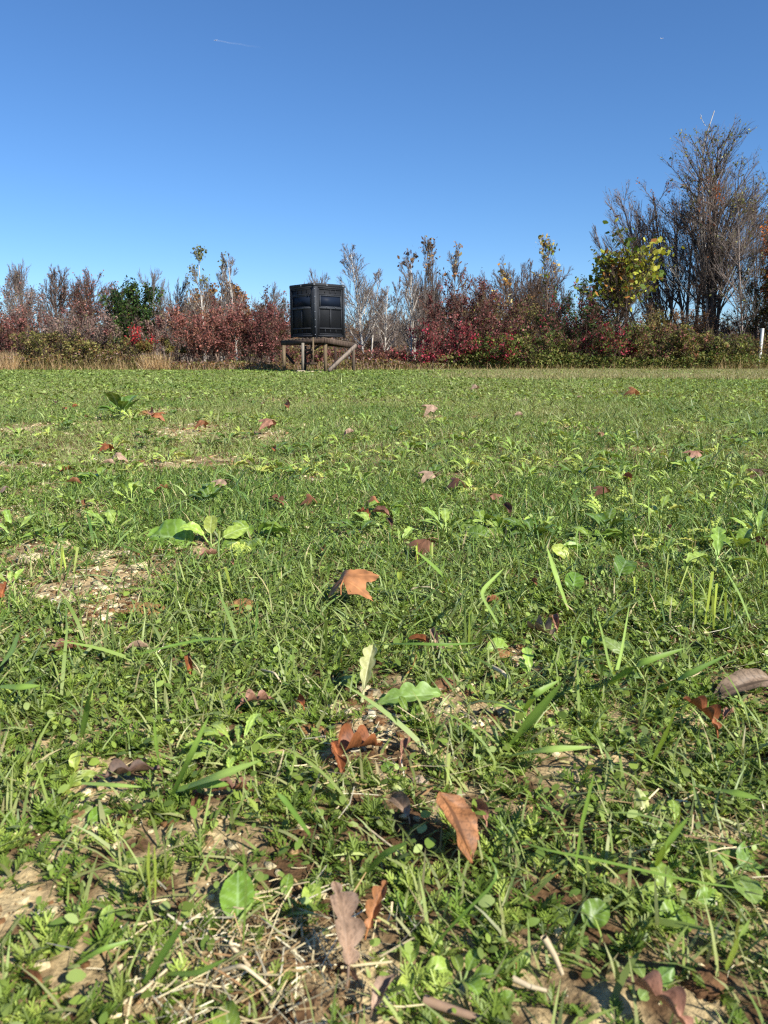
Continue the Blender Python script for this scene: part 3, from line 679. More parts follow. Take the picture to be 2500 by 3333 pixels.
K = .8
RED = [(lin(156, 100, 92, K), 4), (lin(176, 120, 108, K), 3), (lin(132, 90, 80, K), 3), (lin(200, 148, 130, K), 1.4), (lin(144, 120, 88, K), 1.8)]
DRED = [(lin(132, 82, 76, K), 4), (lin(154, 96, 90, K), 3), (lin(114, 82, 70, K), 3), (lin(184, 122, 116, K), 1.4), (lin(126, 110, 74, K), 1.4)]
MAUVE = [(lin(156, 128, 116, K), 4), (lin(176, 146, 132, K), 3), (lin(132, 108, 94, K), 3), (lin(152, 98, 92, K), 1.6), (lin(140, 130, 92, K), 1.2)]
SALMON = [(lin(190, 128, 110, K), 4), (lin(168, 104, 92, K), 3), (lin(208, 154, 126, K), 2), (lin(140, 96, 82, K), 2)]
SCARLET = [(lin(206, 62, 60, .72), 4), (lin(176, 54, 58, .7), 2), (lin(216, 96, 84, .7), 1)]
CRIM = [(lin(190, 62, 84, K), 3), (lin(150, 54, 66, K), 3), (lin(210, 90, 104, K), 2), (lin(110, 66, 56, K), 2), (lin(110, 112, 56, K), 2)]
OLIVE = [(lin(136, 132, 70, K), 4), (lin(164, 156, 92, K), 3), (lin(110, 112, 58, K), 3), (lin(160, 130, 84, K), 2), (lin(118, 92, 70, K), 1.5)]
GREEN = [(lin(108, 126, 56, K), 4), (lin(134, 150, 70, K), 3), (lin(86, 104, 48, K), 3), (lin(146, 150, 72, K), 1.2)]
DGREEN = [(lin(66, 92, 44, K), 4), (lin(86, 112, 54, K), 3), (lin(50, 74, 38, K), 3), (lin(104, 60, 56, K), 1.0)]
YGREEN = [(lin(176, 182, 64, .8), 4), (lin(204, 200, 86, .8), 3), (lin(116, 140, 52, .7), 3), (lin(200, 136, 70, .7), 1)]
YELL = [(lin(226, 190, 90, .8), 3), (lin(206, 150, 66, .75), 2), (lin(236, 216, 150, .8), 2)]
ORNG = [(lin(190, 108, 56, .85), 3), (lin(206, 124, 64, .85), 2), (lin(150, 88, 50, .8), 2)]
BRN = [(lin(150, 112, 70, K), 3), (lin(126, 94, 64, K), 3), (lin(174, 130, 76, K), 2), (lin(110, 84, 60, K), 2)]
PALE = [(lin(170, 170, 100, .7), 3), (lin(140, 146, 80, .7), 3), (lin(196, 190, 120, .7), 2)]

# --- back row, left to right
T = plant
T('bare_tree', 'bare grey tree nearest the left edge, twigs spreading over mauve bushes', 'tree', 82, 852, 62, 44, 'round', 'grey', base=100, stems=2, lean=12, leaves=MAUVE, nleaf=250, lsize=.06)
T('bare_tree', 'brownish twigged bare tree between a grey bare tree and a rust tinted one', 'tree', 178, 862, 58, 43, 'round', 'grey', stems=2, lean=14, twig='brown', leaves=MAUVE, nleaf=700, lsize=.06)
T('rust_tinted_tree', 'nearly bare rust tinted tree whose peak rises left of the dark green bush', 'tree', 278, 872, 58, 43, 'round', 'brown', stems=3, lean=16, leaves=SALMON, nleaf=2200, lsize=.07)
T('evergreen_bush', 'dense dark green leafy bush standing above reddish shrubs at left', 'bush', 432, 914, 58, 36.6, 'shrub', 'dark', stems=26, lean=26, leaves=DGREEN[:3] + [(lin(110, 128, 50, K), 2)], nleaf=11000, lsize=.09)
T('bare_tree', 'bare grey tree with two upright limbs right of the dark green bush', 'tree', 535, 875, 72, 42, 'round', 'grey', base=548, stems=2, lean=12)
T('slender_tree', 'slender tree with a few yellow green leaves at its top left of the blind', 'tree', 657, 806, 52, 41, 'slim', 'pale', base=668, leaves=PALE, nleaf=420, lsize=.11, leafzone=lambda u, z: np.clip((z - .62) * 3, 0.05, 1), twig='grey')
T('slender_tree', 'thin pale bare tree, middle of three slender trees left of the blind', 'tree', 706, 823, 30, 41, 'slim', 'pale', base=722, twig='grey', leaves=PALE, nleaf=60, lsize=.1, leafzone=lambda u, z: (z > .8) * 1.0)
T('slender_tree', 'thin bare tree, nearest the blind of the three slender trees left of it', 'tree', 748, 826, 38, 41, 'slim', 'pale', base=772, twig='grey')
T('rusty_oak', 'round brown and rust leaved tree behind the slender trees left of the blind', 'tree', 720, 926, 112, 50, 'round', 'brown', stems=3, lean=22, leaves=BRN + [(lin(184, 118, 50, K), 5)], nleaf=12000, lsize=.14)
T('bare_tree', 'low bare grey tree with faint leaves just left of the blind', 'tree', 885, 922, 62, 44, 'round', 'grey', stems=3, lean=14, leaves=MAUVE, nleaf=250, lsize=.07)
T('bare_tree', 'small bare tree whose twigs show over the blind roof', 'tree', 1005, 880, 48, 48, 'round', 'grey', stems=2, lean=10)
T('pale_bark_tree', 'tall bare tree with whitish trunk directly right of the blind', 'tree', 1163, 790, 66, 36.5, 'slim', 'pale', base=1186, n1=46, twig='grey', r0=.075, leaves=BRN, nleaf=26, lsize=.09, leafzone=lambda u, z: (z > .85) * 1.0)
T('pale_bark_tree', 'thin pale trunked bare tree close behind the tall whitish one right of the blind', 'tree', 1222, 872, 40, 39, 'slim', 'pale', base=1207, twig='grey', r0=.05)
T('pale_bark_tree', 'short pale bare tree with crooked trunk, halfway between the blind and the crimson mound', 'tree', 1262, 930, 48, 36, 'slim', 'pale', base=1246, twig='grey', r0=.045)
T('bare_tree', 'small grey bare sapling behind the pale trunks right of the blind', 'tree', 1285, 900, 32, 44, 'slim', 'grey', base=1285, r0=.04)
T('slender_tree', 'slender bare tree tipped with a few dark brown leaves', 'tree', 1328, 808, 34, 36, 'slim', 'pale', base=1340, twig='grey', n1=36, r0=.05, leaves=BRN[:2] + [(lin(90, 60, 50, K), 3)], nleaf=60, lsize=.13, leafzone=lambda u, z: (z > .8) * 1.0)
T('slender_tree', 'pale trunked slender tree leaning left against the dark tipped sapling', 'tree', 1345, 880, 36, 38, 'slim', 'pale', base=1352, twig='grey', r0=.045)
T('slender_tree', 'tallest slender tree left of the crimson mound, with a yellow leaf near its tip', 'tree', 1389, 772, 36, 38, 'slim', 'grey', base=1372, n1=36, r0=.05, leaves=YELL[:2] + BRN, nleaf=55, lsize=.13, leafzone=lambda u, z: (z > .75) * 1.0)
T('slender_tree', 'slender bare tree forming a close pair with the tallest slender one', 'tree', 1416, 778, 36, 39, 'slim', 'grey', base=1405, n1=34, r0=.045, leaves=BRN, nleaf=36, lsize=.12, leafzone=lambda u, z: (z > .7) * 1.0)
T('slender_tree', 'slender bare tree topped by cream leaves just left of the crimson mound top', 'tree', 1482, 786, 34, 38, 'slim', 'grey', base=1468, r0=.045, leaves=YELL[2:] + [(lin(176, 130, 90, K), 2)], nleaf=60, lsize=.14, leafzone=lambda u, z: (z > .72) * 1.0)
T('rusty_tree', 'low round rust brown tree behind the slender bare pair', 'tree', 1418, 935, 52, 52, 'round', 'brown', stems=3, lean=20, leaves=BRN, nleaf=1800, lsize=.12)
T('broad_bare_tree', 'broad round bare tree with dense purplish brown twigs right of the crimson mound', 'tree', 1692, 838, 145, 50, 'vase', 'brown', stems=13, lean=38, n1=26, twig='brown', leaves=BRN, nleaf=500, lsize=.07, r0=.09)
T('yellow_leaf_sapling', 'slim sapling carrying scattered bright yellow leaves near its top', 'tree', 1779, 776, 46, 34.5, 'slim', 'brown', n1=26, r0=.035, leaves=YELL + [(lin(150, 170, 60, .7), 2)], nleaf=190, lsize=.13, leafzone=lambda u, z: np.clip((z - .45) * 2, 0, 1))
T('yellow_leaf_sapling', 'small sapling with yellow leaves poking above the crimson mound', 'tree', 1635, 868, 34, 34.5, 'slim', 'brown', n1=18, r0=.025, leaves=YELL, nleaf=80, lsize=.12, leafzone=lambda u, z: (z > .6) * 1.0)
# --- right group
T('yellow_green_tree', 'low tree with large yellow green leaves in front of the bare right hand trees', 'tree', 2050, 736, 104, 33.5, 'round', 'brown', base=2035, stems=3, lean=14, r0=.06, leaves=YGREEN, nleaf=2300, lsize=.18, clump=.35, leafzone=lambda u, z: np.clip((z - .42) * 4, 0, 1) * .9)
T('bare_tree', 'wispy bare tree whose fine twigs reach farthest left of the right hand group', 'tree', 1975, 690, 128, 41, 'vase', 'grey', base=2120, stems=3, lean=20, r0=.07, twig='grey')
T('tall_bare_tree', 'tall dark bare tree behind the yellow green leaved tree', 'tree', 2090, 585, 128, 39, 'vase', 'dark', base=2170, stems=4, lean=14, r0=.09, twig='grey', leaves=BRN, nleaf=700, lsize=.07)
T('orange_tipped_tree', 'tall bare tree with a patch of orange leaves high in its crown', 'tree', 2205, 535, 112, 38, 'vase', 'dark', base=2230, stems=4, lean=12, r0=.09, twig='grey', leaves=ORNG, nleaf=1500, lsize=.08, leafzone=lambda u, z: np.clip((z - .6) * 3, 0.03, 1) * np.clip(1 - np.abs(u + .1), 0.1, 1))
T('white_limbed_tree', 'tallest tree, dark trunk with whitish dead upper limbs and green leaves on top', 'tree', 2340, 395, 130, 37, 'vase', 'dark', base=2318,
  paths=[[(2313, 1180), (2312, 1045), (2308, 882), (2292, 769), (2281, 656), (2286, 593), (2272, 539), (2283, 476)],
         [(2322, 1180), (2330, 960), (2338, 850), (2345, 780), (2370, 690), (2395, 610), (2412, 540)],
         [(2318, 1160), (2322, 900), (2330, 720), (2338, 600), (2345, 500), (2352, 400)],
         [(2325, 1140), (2345, 880), (2380, 740), (2420, 660), (2445, 600)], [(2318, 1180), (2330, 820), (2338, 620), (2340, 460)], [(2310, 1180), (2318, 820), (2308, 620), (2316, 450)],
         [(2300, 1150), (2290, 900), (2262, 760), (2250, 650)],
         [(2330, 1150), (2360, 900), (2420, 780), (2475, 680)]], n1=21, r0=.13, twig='grey', leaves=PALE + [(lin(84, 100, 56, K), 4)], nleaf=1500, lsize=.085, leafzone=lambda u, z: np.clip((z - .45) * 1.5, 0.05, 1))
T('dead_limb_snag', 'bleached bare snag rising as the highest forked twig of the right hand group', 'tree', 2295, 372, 16, 37.2, 'slim', 'pale', base=2290, paths=[[(2300, 1180), (2290, 900), (2282, 656), (2272, 545), (2283, 476), (2290, 426), (2297, 405), (2318, 366)], [(2297, 408), (2286, 388), (2282, 370)]], n1=3, r0=.085, twig='pale')
T('slender_tree', 'slender straight trunked tree near the white stake', 'tree', 2430, 600, 60, 35, 'slim', 'grey', base=2413, n1=40, r0=.05, leaves=PALE, nleaf=320, lsize=.08)
T('bare_tree', 'twiggy bare tree at the right edge with specks of pale leaves', 'tree', 2480, 565, 85, 40, 'vase', 'grey', base=2470, stems=4, lean=14, twig='brown', leaves=PALE, nleaf=500, lsize=.08)
T('orange_leaf_tree', 'dark tree with orange brown leaves cut by the right edge', 'tree', 2555, 700, 85, 34.6, 'round', 'dark', base=2520, stems=3, lean=14, leaves=ORNG, nleaf=6500, lsize=.1)
T('tall_bare_tree', 'bare tree beyond the right edge whose high twigs enter the frame corner', 'tree', 2640, 250, 170, 37, 'round', 'dark', base=2680, stems=1, r0=.14)

# --- shrubs, back layer (seen through the gaps)
SH = lambda *a, **k: plant(*a, style='shrub', **k)
back = [
 ('mauve twiggy thicket at the far left edge below the bare trees', 20, 900, 95, 38, MAUVE, 3500),
 ('mauve thicket below the grey bare tree', 130, 960, 90, 38, MAUVE, 3200),
 ('crimson topped shrub left of the dark green bush', 325, 925, 85, 37, RED, 3400),
 ('maroon shrub just right of the dark green bush', 480, 985, 80, 37, MAUVE, 3000),
 ('brownish thicket with ochre leaves behind the round red shrub', 640, 960, 80, 38, BRN, 2600),
 ('dark rose shrub touching the left side of the blind', 880, 945, 75, 38, DRED, 3000),
 ('brown thicket behind the blind platform', 1010, 1090, 90, 37, BRN, 2600),
 ('grey brown thicket behind the pale trunks', 1190, 1020, 85, 47, BRN, 2200),
 ('brown twiggy thicket between the slender trees', 1330, 1000, 90, 46, BRN, 2400),
 ('brown thicket behind the crimson mound', 1480, 960, 95, 44, BRN, 2600),
 ('olive brown thicket right of the crimson mound top', 1690, 965, 95, 38, BRN[:2] + OLIVE[:2], 3600),
 ('dark green and crimson thicket with spiky top below the bare group', 1900, 905, 110, 38, DGREEN + CRIM[:1], 4600),
 ('olive thicket under the yellow green tree', 2080, 985, 95, 37, OLIVE, 3200),
 ('brown bramble thicket under the tall bare trees', 2210, 990, 90, 37, BRN, 3200),
 ('dark tangled brush pile beside the tallest trunk', 2370, 1000, 85, 36, [(lin(96, 76, 70, K), 2), (lin(80, 66, 58, K), 1)], 1200),
 ('dark olive shrub rising at the right edge behind the white stake', 2490, 860, 90, 35.5, OLIVE[:3] + DGREEN[:2] + ORNG[:1], 4800),
]
for (lb, px, top, half, dist, pal, nl) in back:
    SH('shrub', lb, 'shrub', px, top, half, dist, bark='grey' if pal is MAUVE or pal is BRN else 'brown', leaves=pal, nleaf=int(nl * (.9 if pal is MAUVE or pal is BRN else 1.5)), stems=18, lean=22, lsize=.068, group='shrubs along the field edge')
front = [
 ('reddish twiggy shrub at the left edge above dry grass', 40, 985, 85, 34.5, RED, 3200),
 ('olive brown weedy shrub near the left edge', 170, 1075, 90, 33, OLIVE, 3600),
 ('brownish mauve shrub with bare stems left of centre thicket', 250, 1010, 85, 34.5, MAUVE, 3000),
 ('low yellowish olive shrub third from the left edge', 330, 1095, 95, 33, OLIVE, 3600),
 ('mauve brown shrub behind the scarlet spray', 420, 1020, 80, 34.5, MAUVE, 3200),
 ('brown weedy shrub under the scarlet spray', 500, 1105, 75, 33, BRN + OLIVE[:2], 2800),
 ('scarlet leaved spray arching between brown shrubs at left', 500, 1062, 72, 32.6, SCARLET, 420),
 ('large rounded salmon red shrub left of the blind', 690, 978, 98, 33.2, SALMON + RED[:2], 6800),
 ('dark rose shrub between the salmon shrub and the blind', 838, 992, 78, 34, DRED + RED[:1], 5200),
 ('low maroon brush under the blind deck', 1010, 1125, 95, 33.5, DRED + OLIVE[:2], 3400),
 ('low twiggy maroon brush right of the blind posts', 1240, 1120, 75, 33.5, DRED + BRN[:1], 2000),
 ('low crimson brush at the foot of the slender trees', 1370, 1130, 80, 33, CRIM, 2000),
 ('crimson mound, the tallest dark red shrub right of the blind', 1515, 895, 105, 34, DRED, 6800),
 ('crimson and green shrub forming the left skirt of the crimson mound', 1450, 1040, 80, 33, DRED + CRIM[:3], 3800),
 ('dark red shrub on the right shoulder of the crimson mound', 1615, 970, 85, 34, DRED + OLIVE[:1], 4200),
 ('green leafy shrub with pink red sprays right below the crimson mound', 1590, 1085, 95, 32.6, GREEN + CRIM[:2], 4400),
 ('olive green shrub under the yellow leaved sapling', 1745, 1050, 95, 33, GREEN + OLIVE[:2] + DRED[:1], 4800),
 ('dark shrub with crimson leaves left of the yellow green tree', 1880, 985, 95, 33.4, DRED + DGREEN + CRIM[:1], 6200),
 ('crimson flecked green shrub in front of the yellow green tree', 2000, 1050, 85, 32.8, CRIM + GREEN, 4600),
 ('olive shrub with russet leaves under the tall dark tree', 2130, 1040, 90, 32.8, OLIVE + GREEN[:2] + RED[:1], 4800),
 ('russet and olive shrub right of the olive russet one', 2240, 1060, 80, 33, OLIVE + SALMON[:1] + GREEN[:1], 4000),
 ('green brown bramble left of the white stake', 2350, 1085, 80, 33.4, GREEN + OLIVE, 3400),
 ('weedy shrub behind the white stake', 2450, 1090, 75, 34.5, OLIVE + BRN[:1], 3200),
]
for (lb, px, top, half, dist, pal, nl) in front:
    sc_ = 'scarlet' in lb
    SH('shrub', lb, 'shrub', px, top, half, dist, bark='grey' if pal is MAUVE else 'brown', leaves=pal, nleaf=nl if sc_ else int(nl * 1.5), stems=5 if sc_ else 22, lean=40 if sc_ else 24, lsize=.068,
       group='shrubs along the field edge', leafzone=(lambda u, z: (z > .6) * 1.0) if sc_ else None)

# far-off wood behind everything, one mass
RNG = np.random.default_rng(99)
def far_wood():
    g = Geo(); n = 9000
    x = (RNG.random(n) * 2 - 1) * 60; y = 58 + RNG.random(n) * 25
    hh = 2.8 + 1.6 * fbm(x, y, 6, 2, 5)
    th = np.radians(RNG.normal(0, 10, n)); a = RNG.random(n) * 6.28
    D = np.stack([np.cos(a) * np.sin(th), np.sin(a) * np.sin(th), np.cos(th)], -1)
    P = grow(np.stack([x, y, 0 * x], -1), D, hh * (.5 + .5 * RNG.random(n)), 4, .1, .02)
    tubes(g, P, np.full(n, .03), np.full(n, .01), 3, pick(n, [(lin(150, 132, 118, .55), 2), (lin(120, 104, 92, .55), 2)]))
    P2, L2, i2, t2 = spawn(P, 3, .3, .98, (20, 50), lambda t: .35 + 0 * t, hh, 2, .15, .05)
    tubes(g, P2, np.full(len(P2), .012), np.full(len(P2), .008), 3, lin(150, 130, 116, .5))
    m = 60000; ii = RNG.integers(0, n, m); p = P[ii, RNG.integers(1, 5, m)] + RNG.normal(0, .4, (m, 3)); p[:, 2] = np.abs(p[:, 2])
    D = nrm(RNG.normal(0, 1, (m, 3)))
    ribbons(g, p, D, D * 0, .16 + .1 * RNG.random(m), .1 + .06 * RNG.random(m), [.4, 1, .3], pick(m, BRN + MAUVE[:2] + OLIVE[:2]), RNG.random(m) * 3)
    tag(g.build('distant_woods', M_FOL), 'low brown wood far behind the trees and shrubs', 'woods', kind='stuff')
far_wood()

# weeds and undergrowth along the field edge
def margin():
    g = Geo()
    def put(n, pxr, yr, h, w_, pal, lean=(0, 35)):
        px = pxr[0] + (pxr[1] - pxr[0]) * RNG.random(n); y = yr[0] + (yr[1] - yr[0]) * RNG.random(n)
        x = (px - CX) / F * y; D, a = rdir(n, *lean)
        ribbons(g, np.stack([x, y, 0 * x], -1), D, D * 0 + RNG.normal(0, .3, (n, 3)) - [0, 0, .1], h[0] + (h[1] - h[0]) * RNG.random(n) ** 1.3, w_[0] + (w_[1] - w_[0]) * RNG.random(n), [1, .9, .7, .15], pick(n, pal), RNG.random(n) * 3)
    TAN = [(lin(212, 182, 134, .9), 4), (lin(184, 152, 106, .85), 3), (lin(230, 206, 164, .9), 1.5)]
    WEED = [(lin(140, 128, 76, K), 3), (lin(176, 154, 104, K), 2), (lin(116, 116, 60, K), 3)]
    put(3600, (-160, 75), (31, 33.5), (.3, .95), (.008, .02), TAN)
    put(1600, (470, 560), (31.3, 33), (.25, .85), (.008, .02), TAN)
    put(1400, (75, 470), (31, 33), (.2, .8), (.008, .018), WEED + TAN[:1])
    put(9000, (-160, 2650), (31.2, 33.5), (.12, .42), (.008, .02), WEED + TAN[:2])
    put(1800, (2300, 2640), (31.5, 34), (.2, .75), (.008, .018), WEED + TAN[:1])
    put(1200, (550, 1450), (31, 32.5), (.15, .55), (.008, .018), TAN + MAUVE[:2])
    put(2600, (-160, 2650), (30.2, 32), (.08, .2), (.008, .02), PAL_GRASS[:3])
    tag(g.build('dry_weeds', M_FOL), 'dry tan weeds and long grass along the far edge of the field', 'weeds', kind='stuff')
    g = Geo(); m = 52000
    px = -160 + 2800 * RNG.random(m); y = 31.6 + 3.2 * RNG.random(m); x = (px - CX) / F * y
    hmax = .25 + .75 * fbm(x, y, 1.6, 3, 14); hmax = np.where((px > 560) & (px < 1420), hmax * .6, hmax)
    p = np.stack([x, y, hmax * RNG.random(m) ** .8], -1)
    gr = np.clip((px - 1350) / 200, 0, 1)
    c = np.where((RNG.random(m) < gr)[:, None], pick(m, GREEN + OLIVE[:2]), pick(m, BRN + OLIVE[:3] + MAUVE[:2]))
    D = nrm(RNG.normal(0, 1, (m, 3))); l = .05 + .06 * RNG.random(m)
    ribbons(g, p, D, D * 0, l, l * .7, [.4, 1, .3], c, RNG.random(m) * 3)
    tag(g.build('undergrowth', M_FOL), 'leafy undergrowth at the foot of the shrubs', 'undergrowth', kind='stuff')
margin()

# ------------------------------------------------------------------ hunting blind on its platform
RNG = np.random.default_rng(4)
def pz(px, py, Y): return at(px, py, Y)
BLK = lin(58, 60, 64, .62); BLK2 = lin(46, 48, 52, .5); EDGE = lin(80, 84, 90, .6)
DN = 27.7
sideR = 1.55
n_b = pz(1026, 1098, DN); n_t = pz(1026, 920, DN)
sideL = 1.40
def make_blind():
    org = np.array([n_b[0], n_b[1], n_b[2]]); H = n_t[2] - n_b[2]
    e = empty('hunting_blind', org); tag(e, 'black plastic box hunting blind standing on the wooden platform', 'hunting blind')
    s = sideL; sl_ = sideR
    # local frame: near corner at origin; right wall runs to (+,+), left wall to (-,+)
    c45 = math.sqrt(.5)
    ur = np.array([.746, .666, 0]); ul = np.array([-.666, .746, 0])
    ch = .09  # chamfered corner
    g0 = Geo()
    def wallM(p0, u, nrm_out):     # columns: along, outward, up
        return (np.stack([u, nrm_out, [0, 0, 1.]], 1), p0)
    out_r = np.array([ur[1], -ur[0], 0]); out_l = np.array([-ul[1], ul[0], 0]) * 1.0
    if out_l[1] > 0: out_l = -out_l
    far = ur * s + ul * sl_
    walls = [(ur * ch, ur, out_r, True, s), (ul * ch, ul, out_l, True, sl_), (ur * s + ul * ch, ul, ur, True, sl_), (ul * sl_ + ur * ch, ur, ul, True, s)]
    for wi, (p0, u, on, win, ln) in enumerate(walls):
        W = ln - 2 * ch
        M = wallM(p0, u, on)
        g = Geo()
        z0, z1 = .03, H - .10
        box(g, (0, -.05, z0), (W, -.03, z1), BLK2, M)                      # back sheet
        def ring(g, a0, b0, a1, b1, w, o0, o1, c=BLK):
            box(g, (a0, o0, b0), (a0 + w, o1, b1), c, M); box(g, (a1 - w, o0, b0), (a1, o1, b1), c, M)
            box(g, (a0 + w, o0, b0), (a1 - w, o1, b0 + w), c, M); box(g, (a0 + w, o0, b1 - w), (a1 - w, o1, b1), c, M)
        ring(g, 0, z0, W, z1, .055, -.03, .012)
        ring(g, .075, z0 + .07, W - .075, z1 - .06, .04, -.03, -.004)
        a0, a1 = .135, W - .135; b0 = z0 + .13; b1 = z1 - .11
        small = .13
        def bars(lo, hi):
            n = 4; step = (a1 - a0) / n
            for k in range(1, n): box(g, (a0 + k * step - .012, -.03, lo), (a0 + k * step + .012, -.008, hi), BLK, M)
        box(g, (a0 - .02, -.03, b1 - small - .05), (a1 + .02, .004, b1 - small), BLK, M); bars(b1 - small, b1)
        box(g, (a0 - .02, -.03, b0 + small), (a1 + .02, .004, b0 + small + .05), BLK, M); bars(b0, b0 + small)
        mid = b0 + small + .05 + (b1 - b0 - 2 * small - .1) * .58
        box(g, (a0 - .02, -.03, mid), (a1 + .02, .014, mid + .055), EDGE, M)
        box(g, ((a0 + a1) / 2 - .03, -.03, b0 + small + .05), ((a0 + a1) / 2 + .03, .004, mid), BLK, M)
        for a in (a0 - .02, a1 - .005): box(g, (a, -.03, b0 + small + .05), (a + .025, .0, mid), BLK, M)
        wp = g.build('wall_panel', M_PLAST, e, smooth=False)
        if win:
            g = Geo(); w0, w1 = mid + .055, b1 - small - .05
            ring(g, a0, w0 + .002, a1, w1 - .002, .03, -.028, .008, EDGE if wi == 0 else BLK)
            wf = g.build('window', M_PLAST, wp, smooth=False)
            g = Geo(); box(g, (a0 + .03, -.022, w0 + .032), (a1 - .03, -.016, w1 - .032), lin(20, 28, 44, 1), M); g.build('pane', M_GLASS, wf, smooth=False)
            for k in (.3, .72):
                g = Geo(); xx = a0 + (a1 - a0) * k; box(g, (xx - .02, .014, mid + .03), (xx + .02, .03, mid + .075), lin(90, 94, 98, .7), M); g.build('latch', M_PLAST, wf, smooth=False)
    # corner strips
    for (c, a, b) in ((np.zeros(3), ur, ul), (ur * s, ul, -ur), (ul * sl_, ur, -ul), (far, -ur, -ul)):
        g = Geo(); p = c + a * ch * 1.02; q = c + b * ch * 1.02; mid = (p + q) / 2; o = nrm(c - mid + 1e-9); inn = -o * .03
        z0, z1 = 0.0, H - .03
        V = []
        for z in (z0, z1):
            for w_ in (p + inn * 1.2, q + inn * 1.2, q + o * .012, p + o * .012): V.append([w_[0], w_[1], z])
        g.add(V, [[3,2,1,0],[4,5,6,7],[0,1,5,4],[1,2,6,5],[2,3,7,6],[3,0,4,7]], EDGE * .85)
        st = g.build('corner_post', M_PLAST, e, smooth=False)
        if np.allclose(c, 0):
            for k in range(7):
                z = .1 + k * (H - .3) / 6; d = nrm(q - p); gg = Geo(); b = mid + o * .013
                box(gg, (-.012, -.006, z - .012), (.012, .006, z + .012), lin(150, 156, 164, .8), (np.stack([d, o, [0, 0, 1.]], 1), b)); gg.build('screw', M_PLAST, st, smooth=False)
    # roof: cap with a low rim, slightly domed
    g = Geo(); ov = .018
    cor = [-(ur + ul) * ov, ur * s + (ur - ul) * ov, far + (ur + ul) * ov, ul * sl_ + (ul - ur) * ov]
    pts = []
    for i in range(4):
        c = cor[i]; a = nrm(cor[(i - 1) % 4] - c); b = nrm(cor[(i + 1) % 4] - c); pts += [c + a * ch * 1.1, c + b * ch * 1.1]
    cen = far / 2
    def loopv(k, z): return [[(p[0] - cen[0]) * k + cen[0], (p[1] - cen[1]) * k + cen[1], z] for p in pts]
    rings = [(.96, H - .11), (1, H - .10), (1, H - .012), (.975, H + .0), (.93, H + .006), (.6, H + .035), (.02, H + .05)]
    V = sum([loopv(k, z) for k, z in rings], []); Fq = []
    for i in range(len(rings) - 1):
        for j in range(8): Fq.append([i * 8 + j, i * 8 + (j + 1) % 8, i * 8 + 8 + (j + 1) % 8, i * 8 + 8 + j])
    g.add(V, Fq, BLK * .9); rf = g.build('roof', M_PLAST, e, smooth=False)
    for (c, a) in ((ur * s * .38 - (ul) * ov, ur), (ur * s * .9 - ul * ov, ur), (ul * sl_ * .5 - ur * ov, ul), (ur * .0 - (ur + ul) * .02, ur)):
        g = Geo(); box(g, (-.035, -.02, H - .085), (.035, .012, H - .03), lin(130, 134, 138, .7), (np.stack([a, np.cross(a, [0, 0, 1.]) * (1 if np.cross(a, [0, 0, 1.])[1] < 0 else -1), [0, 0, 1.]], 1), c)); g.build('roof_clip', M_PLAST, rf, smooth=False)
    return e
M_GLASS, _t, _p = mat('dark_glass'); _p.inputs['Base Color'].default_value = (.012, .018, .032, 1); _p.inputs['Roughness'].default_value = .5; _p.inputs['Specular IOR Level'].default_value = .08
make_blind()

